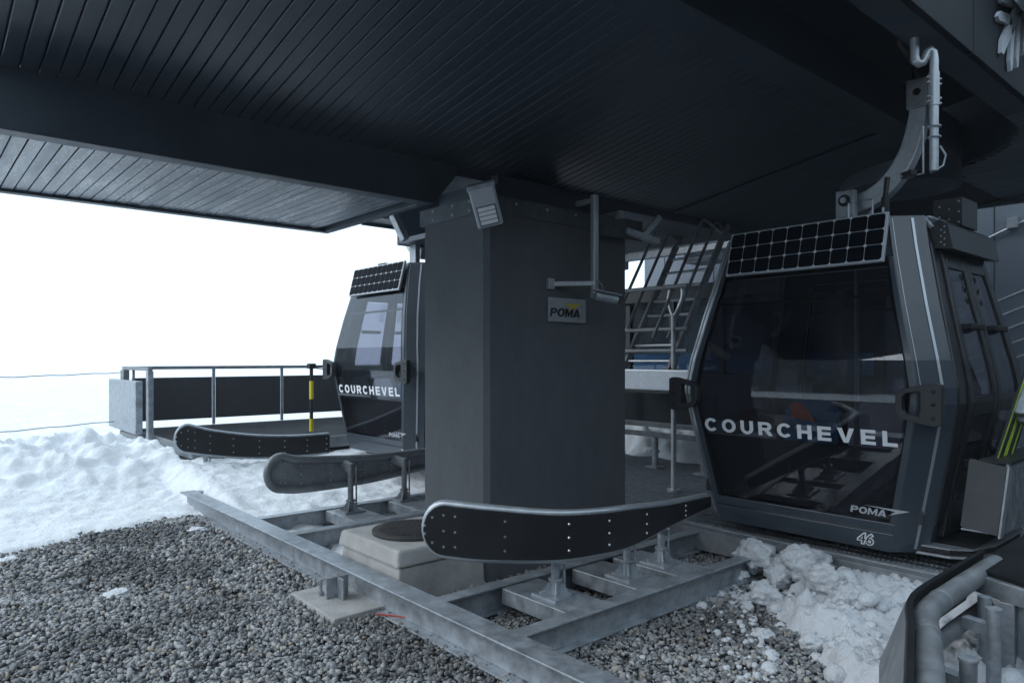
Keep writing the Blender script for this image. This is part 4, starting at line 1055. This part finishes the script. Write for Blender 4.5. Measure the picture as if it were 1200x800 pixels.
mb = MB(); mb.box((2.41,11.76,.52),(2.50,12.12,1.235)); mb.build('side_panel', 'galv', cbx, bevel=.01)
mb = MB(); mb.box((2.47,10.5,.40),(2.53,11.7,.48)); mb.box((2.45,10.7,.2),(2.52,10.8,.40)); mb.build('support', 'galv_dark', cbx)
for zz0, zz1, lab in ((1.30, 1.33, 'upper thin wire stretched out from the far railing end over the snow'), (.735, .61, 'lower thin wire stretched out from the far railing end over the snow')):
    mb = MB(); p0 = Vector((-2.32,8.15,zz0+.03)); p1 = Vector((2.52,11.9,zz1)); pts = []
    for i in range(25):
        t = i/24; p = p0.lerp(p1, t); p.z -= .10*t*(1-t); p += Vector((0,0,.006*math.sin(i*2.1))); pts.append(p)
    mb.tube(pts, .007, 6); tag(mb.build('wire', 'wire'), lab, 'wire', 'wires beside the far railing')
# striped post with its cords
sp_ = thing('striped_post', 'slim barrier post banded black and yellow on the far boarding deck', 'post', (4.48,9.57,.5))
zb = [(.50,.68,'yellow'),(.68,.96,'black'),(.96,1.22,'yellow'),(1.22,1.40,'black')]
for a, b, k in zb:
    mb = MB(); mb.cyl((4.48,9.57,(a+b)/2), .030 if k == 'yellow' else .026, b-a, 14); mb.build('band', k, sp_, smooth=True, label='yellow band' if k == 'yellow' else 'black band')
mb = MB(); mb.box((4.43,9.52,1.395),(4.53,9.62,1.47)); mb.build('head', 'black', sp_, bevel=.01)
for dz in (0, .035):
    mb = MB(); mb.tube([(4.52,9.57,1.44-dz),(4.9,9.45,1.40-dz*1.4),(5.4,9.3,1.37-dz*1.2)], .008, 6); mb.build('cord', 'black', sp_, smooth=True)

# ------------------------------------------------------------------ service ladder and machinery behind the column
ld = thing('service_ladder', 'steep steel service ladder with tubular handrails between column and cabin 46', 'ladder', (6.3,4.7,.2))
dirv = Vector((.66,0,1.0)).normalized()
at_z = lambda z: 5.982 + .66*(z-1.512)
for v_ in (5.0, 4.4):
    a = Vector((at_z(1.40),v_,1.40)); b = Vector((at_z(3.12),v_,3.12))
    mb = MB(); mb.bar(a, b, .035, .075); mb.build('stringer', 'galv_dark', ld, bevel=.004)
    for off in (.24, .48):
        o_ = Vector((-off,0,0)); mb = MB(); top_ = a.lerp(b, .93)+o_
        mb.tube([a.lerp(b,.20)+o_, a.lerp(b,.9)+o_, top_+Vector((.03,0,.03)), top_+Vector((.10,0,.02)), b.lerp(a,.12)+Vector((.0,0,0))], .017, 10); mb.build('handrail', 'galv_dark', ld, smooth=True)
for i in range(10):
    z = 1.512+.1662*i; mb = MB(); mb.tube([(at_z(z),4.42,z),(at_z(z),4.98,z)], .015, 8); mb.build('rung', 'galv_light', ld, smooth=True)
for u_, v_, z0, z1 in ((5.95,5.06,.2,2.27),):
    mb = MB(); mb.tube([(u_,v_,z0),(u_,v_,z1)], .024, 10); mb.build('upright', 'galv', ld, smooth=True)
for z_ in (2.27, 1.84, 1.62):
    mb = MB(); mb.tube([(5.95,5.12,z_),(5.95,4.20,z_)], .022, 10); mb.build('cross_tube', 'galv_dark', ld, smooth=True)
mb = MB(); mb.tube([(5.94,4.36,.20),(5.94,4.36,1.98)], .027, 14); mb.cyl((5.94,4.36,.21), .07, .02, 14)
for sg in (-1, 1): mb.tube([tuple(p) for p in catmull([(5.94,4.36,1.96),(5.95,4.36+sg*.05,2.05),(5.97,4.36+sg*.085,2.16),(5.99,4.36+sg*.07,2.28)], 5)], .019, 10)
tag(mb.build('standing_pipe', 'galv_light', smooth=True), 'pale upright steel pipe with a forked top standing on the grating beside cabin 46', 'pipe')
mb = MB(); mb.box((5.72,4.02,1.22),(5.80,4.95,1.43)); o = mb.build('steel_beam', 'galv_light', bevel=.012)
tag(o, 'short bright steel beam across the foot of the service ladder', 'beam')
np_ = thing('mesh_guard', 'dark teal mesh guard panel hung below the bright steel beam', 'guard', (6.2,4.8,.9))
mb = MB(); mb.box((6.14,4.0,.86),(6.16,5.6,1.17)); mb.build('backing', 'teal', np_)
mb = MB()
for i in range(106): mb.bar((6.137,4.0+i*.015,.86),(6.137,4.0+i*.015,1.17),.003,.003)
mb.build('wires', 'teal', np_)
tb = thing('steel_bench', 'low steel trestle platform with legs on the grating behind the column', 'platform', (7.4,5.4,.2))
mb = MB(); mb.box((7.0,4.3,.70),(7.9,6.8,.76)); mb.box((6.98,4.3,.58),(7.04,6.8,.64)); mb.build('top', 'galv_dark', tb, bevel=.006)
for v_ in (4.75, 5.45, 6.5):
    mb = MB(); mb.tube([(7.05,v_,.20),(7.05,v_,.58)], .04, 12); mb.cyl((7.05,v_,.40), .06, .02, 12); mb.obox((7.05,v_,.21),(1,0,0),(0,1,0),(0,0,1),(.09,.09,.01)); mb.build('leg', 'galv', tb, smooth=True, angle=40)
# snow drift behind
mb = MB(); US = np.arange(7.4, 10.2, .07); VS = np.arange(4.4, 8.4, .07); V = []
for v in VS:
    for u in US:
        k = smooth(7.5, 8.3, u + .3*fbm(u*2, v*2, 9))*(1-smooth(9.6,10.1,u)); V.append((u, v, .10 + k*(.38 + .12*fbm(u*2.5, v*2.5, 3) + .06*fbm(u*8, v*8, 2))))
nu = len(US); F = [(j*nu+i, j*nu+i+1, (j+1)*nu+i+1, (j+1)*nu+i) for j in range(len(VS)-1) for i in range(nu-1)]
mb.v = V; mb.f = F; mb.m = [0]*len(F); o = mb.build('snow_drift', 'snow', smooth=True, angle=180); o['kind'] = 'stuff'

# drive machinery under the rear roof
dm = thing('drive_machinery', 'pale grey drive machinery housing under the rear of the roof behind the ladder', 'machinery', (8.6,6.2,2.9))
mb = MB(); mb.box((8.3,4.7,3.20),(9.5,6.9,3.32)); mb.box((8.1,5.0,2.97),(8.2,6.9,3.08)); mb.build('tray', 'galv_light', dm, bevel=.01)
mb = MB(); mb.box((8.0,6.9,2.87),(8.3,7.25,3.27)); mb.build('gear_case', 'galv', dm, bevel=.02)
mb = MB(); mb.box((8.4,5.3,2.88),(8.8,6.0,3.19)); mb.build('gear_case', 'galv', dm, bevel=.02)
mb = MB(); mb.bar((8.25,4.6,3.10),(8.25,7.2,3.04),.05,.10); mb.bar((8.2,4.6,3.38),(8.2,7.2,3.35),.06,.06); mb.build('rail', 'galv_dark', dm)
mb = MB(); mb.cyl((5.05,4.62,2.50), .05, .10, 14); tag(mb.build('warning_lamp', 'orange', smooth=True), 'small amber warning lamp just behind the top right edge of the column', 'lamp')

# operator booth
bo = thing('operator_booth', 'dark operator booth with bluish windows beyond the service ladder', 'booth', (9.6,6.3,.2))
mb = MB(); mb.box((9.4,4.2,.2),(10.8,9.4,1.30)); mb.box((9.35,4.15,2.46),(10.85,9.45,2.70)); mb.box((9.53,9.3,1.301),(10.69,9.39,2.455))
for v_ in (4.2,5.1,6.0,6.9,7.8,8.7,9.3): mb.box((9.41,v_,1.30),(9.52,v_+.1,2.455))
mb.box((10.7,4.2,1.301),(10.79,9.4,2.455)); mb.build('frame', 'cabin_dark', bo, bevel=.01)
for v_ in (4.3,5.2,6.1,7.0,7.9): 
    mb = MB(); mb.box((9.45,v_+.002,1.302),(9.46,v_+.798,2.45)); mb.build('window', 'booth_glass', bo)
mb = MB(); mb.box((10.2,4.3,1.305),(10.6,9.2,1.62)); mb.build('desk', 'seat_blue', bo)

# ------------------------------------------------------------------ buildings
wl = thing('station_building', 'pale blue grey sheet metal building wall behind cabin 46', 'building', (11.4,2,0))
mb = MB(); mb.box((11.3,-4.95,-.1),(11.7,9.0,6.5)); mb.build('wall', 'wall', wl)
mb = MB()
for v_ in np.arange(-4.7,8.9,1.1): mb.box((11.292,v_,0),(11.2995,v_+.012,6.5))
mb.build('seam', 'wall_dark', wl)
for k, (a, b) in enumerate((((11.26,3.55,2.98),(11.26,1.8,3.72)), )):
    mb = MB(); mb.tube([a, b], .016, 8); mb.box((11.2,2.72,3.28),(11.298,2.84,3.42)); mb.build('conduit', 'galv_light', wl, smooth=True)
st = thing('stair_railing', 'sloping railing of four thin parallel pale bars along the building wall', 'railing', (11,2,1.5))
for k in range(5):
    z0 = 2.05-.21*k; mb = MB(); mb.tube([(11.1,3.5,z0),(11.1,1.2,z0+.98)], .018, 8); mb.build('rail', 'galv_light', st, smooth=True)
for v_ in (3.4,1.4):
    mb = MB(); mb.tube([(11.12,v_,.0),(11.12,v_,2.1+(3.5-v_)*.43)], .024, 8); mb.build('post', 'galv', st, smooth=True)
# wooded slope on the far side, behind the camera (seen only as the dark reflection in the cabin glass)
mb = MB(); Vv = []; nn_ = 40
for j in range(12):
    for i in range(nn_):
        y = -150 + 480*i/(nn_-1); t = j/11; Vv.append((-70-70*t + 8*fbm(y*.02, j*.3), y, -2 + 44*t**1.1 + 2*fbm(y*.03, j*.5, 4)))
mb.v = Vv; mb.f = [(j*nn_+i, j*nn_+i+1, (j+1)*nn_+i+1, (j+1)*nn_+i) for j in range(11) for i in range(nn_-1)]; mb.m = [0]*len(mb.f)
o = mb.build('hill', 'hillside', smooth=True, angle=180); o['kind'] = 'structure'
mb = MB()
for _ in range(2200):
    t = random.random(); y = random.uniform(-145, 325); x = -71-68*t; z = -3+44*t**1.1; h = random.uniform(5, 9); r = h*.2
    for q in range(3):
        zz = z+h*(.12+.27*q); rr = r*(1-.26*q); n = 7; base = [(x+rr*math.cos(2*math.pi*k/n+q)*random.uniform(.8,1.15), y+rr*math.sin(2*math.pi*k/n+q)*random.uniform(.8,1.15), zz) for k in range(n)]
        mb.add(base+[(x,y,zz+h*.42)], [(k,(k+1) % n,n) for k in range(n)])
o = mb.build('forest', 'needles'); o['kind'] = 'stuff'
bb = thing('shading_lodge', 'unseen dark lodge added to shade the right side, outside the frame', 'building', (3,-4,0))  # unseen block, added to cut sky light coming from the right
mb = MB(); mb.box((-7,-9,-.1),(11.25,-5,4.6)); mb.build('wall', 'wall_dark', bb)
mb = MB(); mb.box((-7.5,-9.5,4.61),(11.2,-4.4,4.9)); mb.build('roof', 'wall_dark', bb)
for i in range(5):
    mb = MB(); mb.box((-5+i*3.3,-4.998,.9),(-3.2+i*3.3,-4.98,2.6)); mb.build('window', 'camglass', bb)

# ------------------------------------------------------------------ fog
import os
hz = MB(); hz.box((-420,-420,-4),(420,440,56)); o = hz.build('haze', 'black'); o['kind'] = 'stuff'
o.data.materials.clear(); m = bpy.data.materials.new('fog'); m.use_nodes = True
N = m.node_tree.nodes; N.remove(N['Principled BSDF']); pv = N.new('ShaderNodeVolumePrincipled')
pv.inputs['Color'].default_value = (.93,.96,1,1); pv.inputs['Density'].default_value = .0013; pv.inputs['Anisotropy'].default_value = 0
m.node_tree.links.new(pv.outputs['Volume'], N['Material Output'].inputs['Volume']); o.data.materials.append(m)
cy.volume_bounces = 3
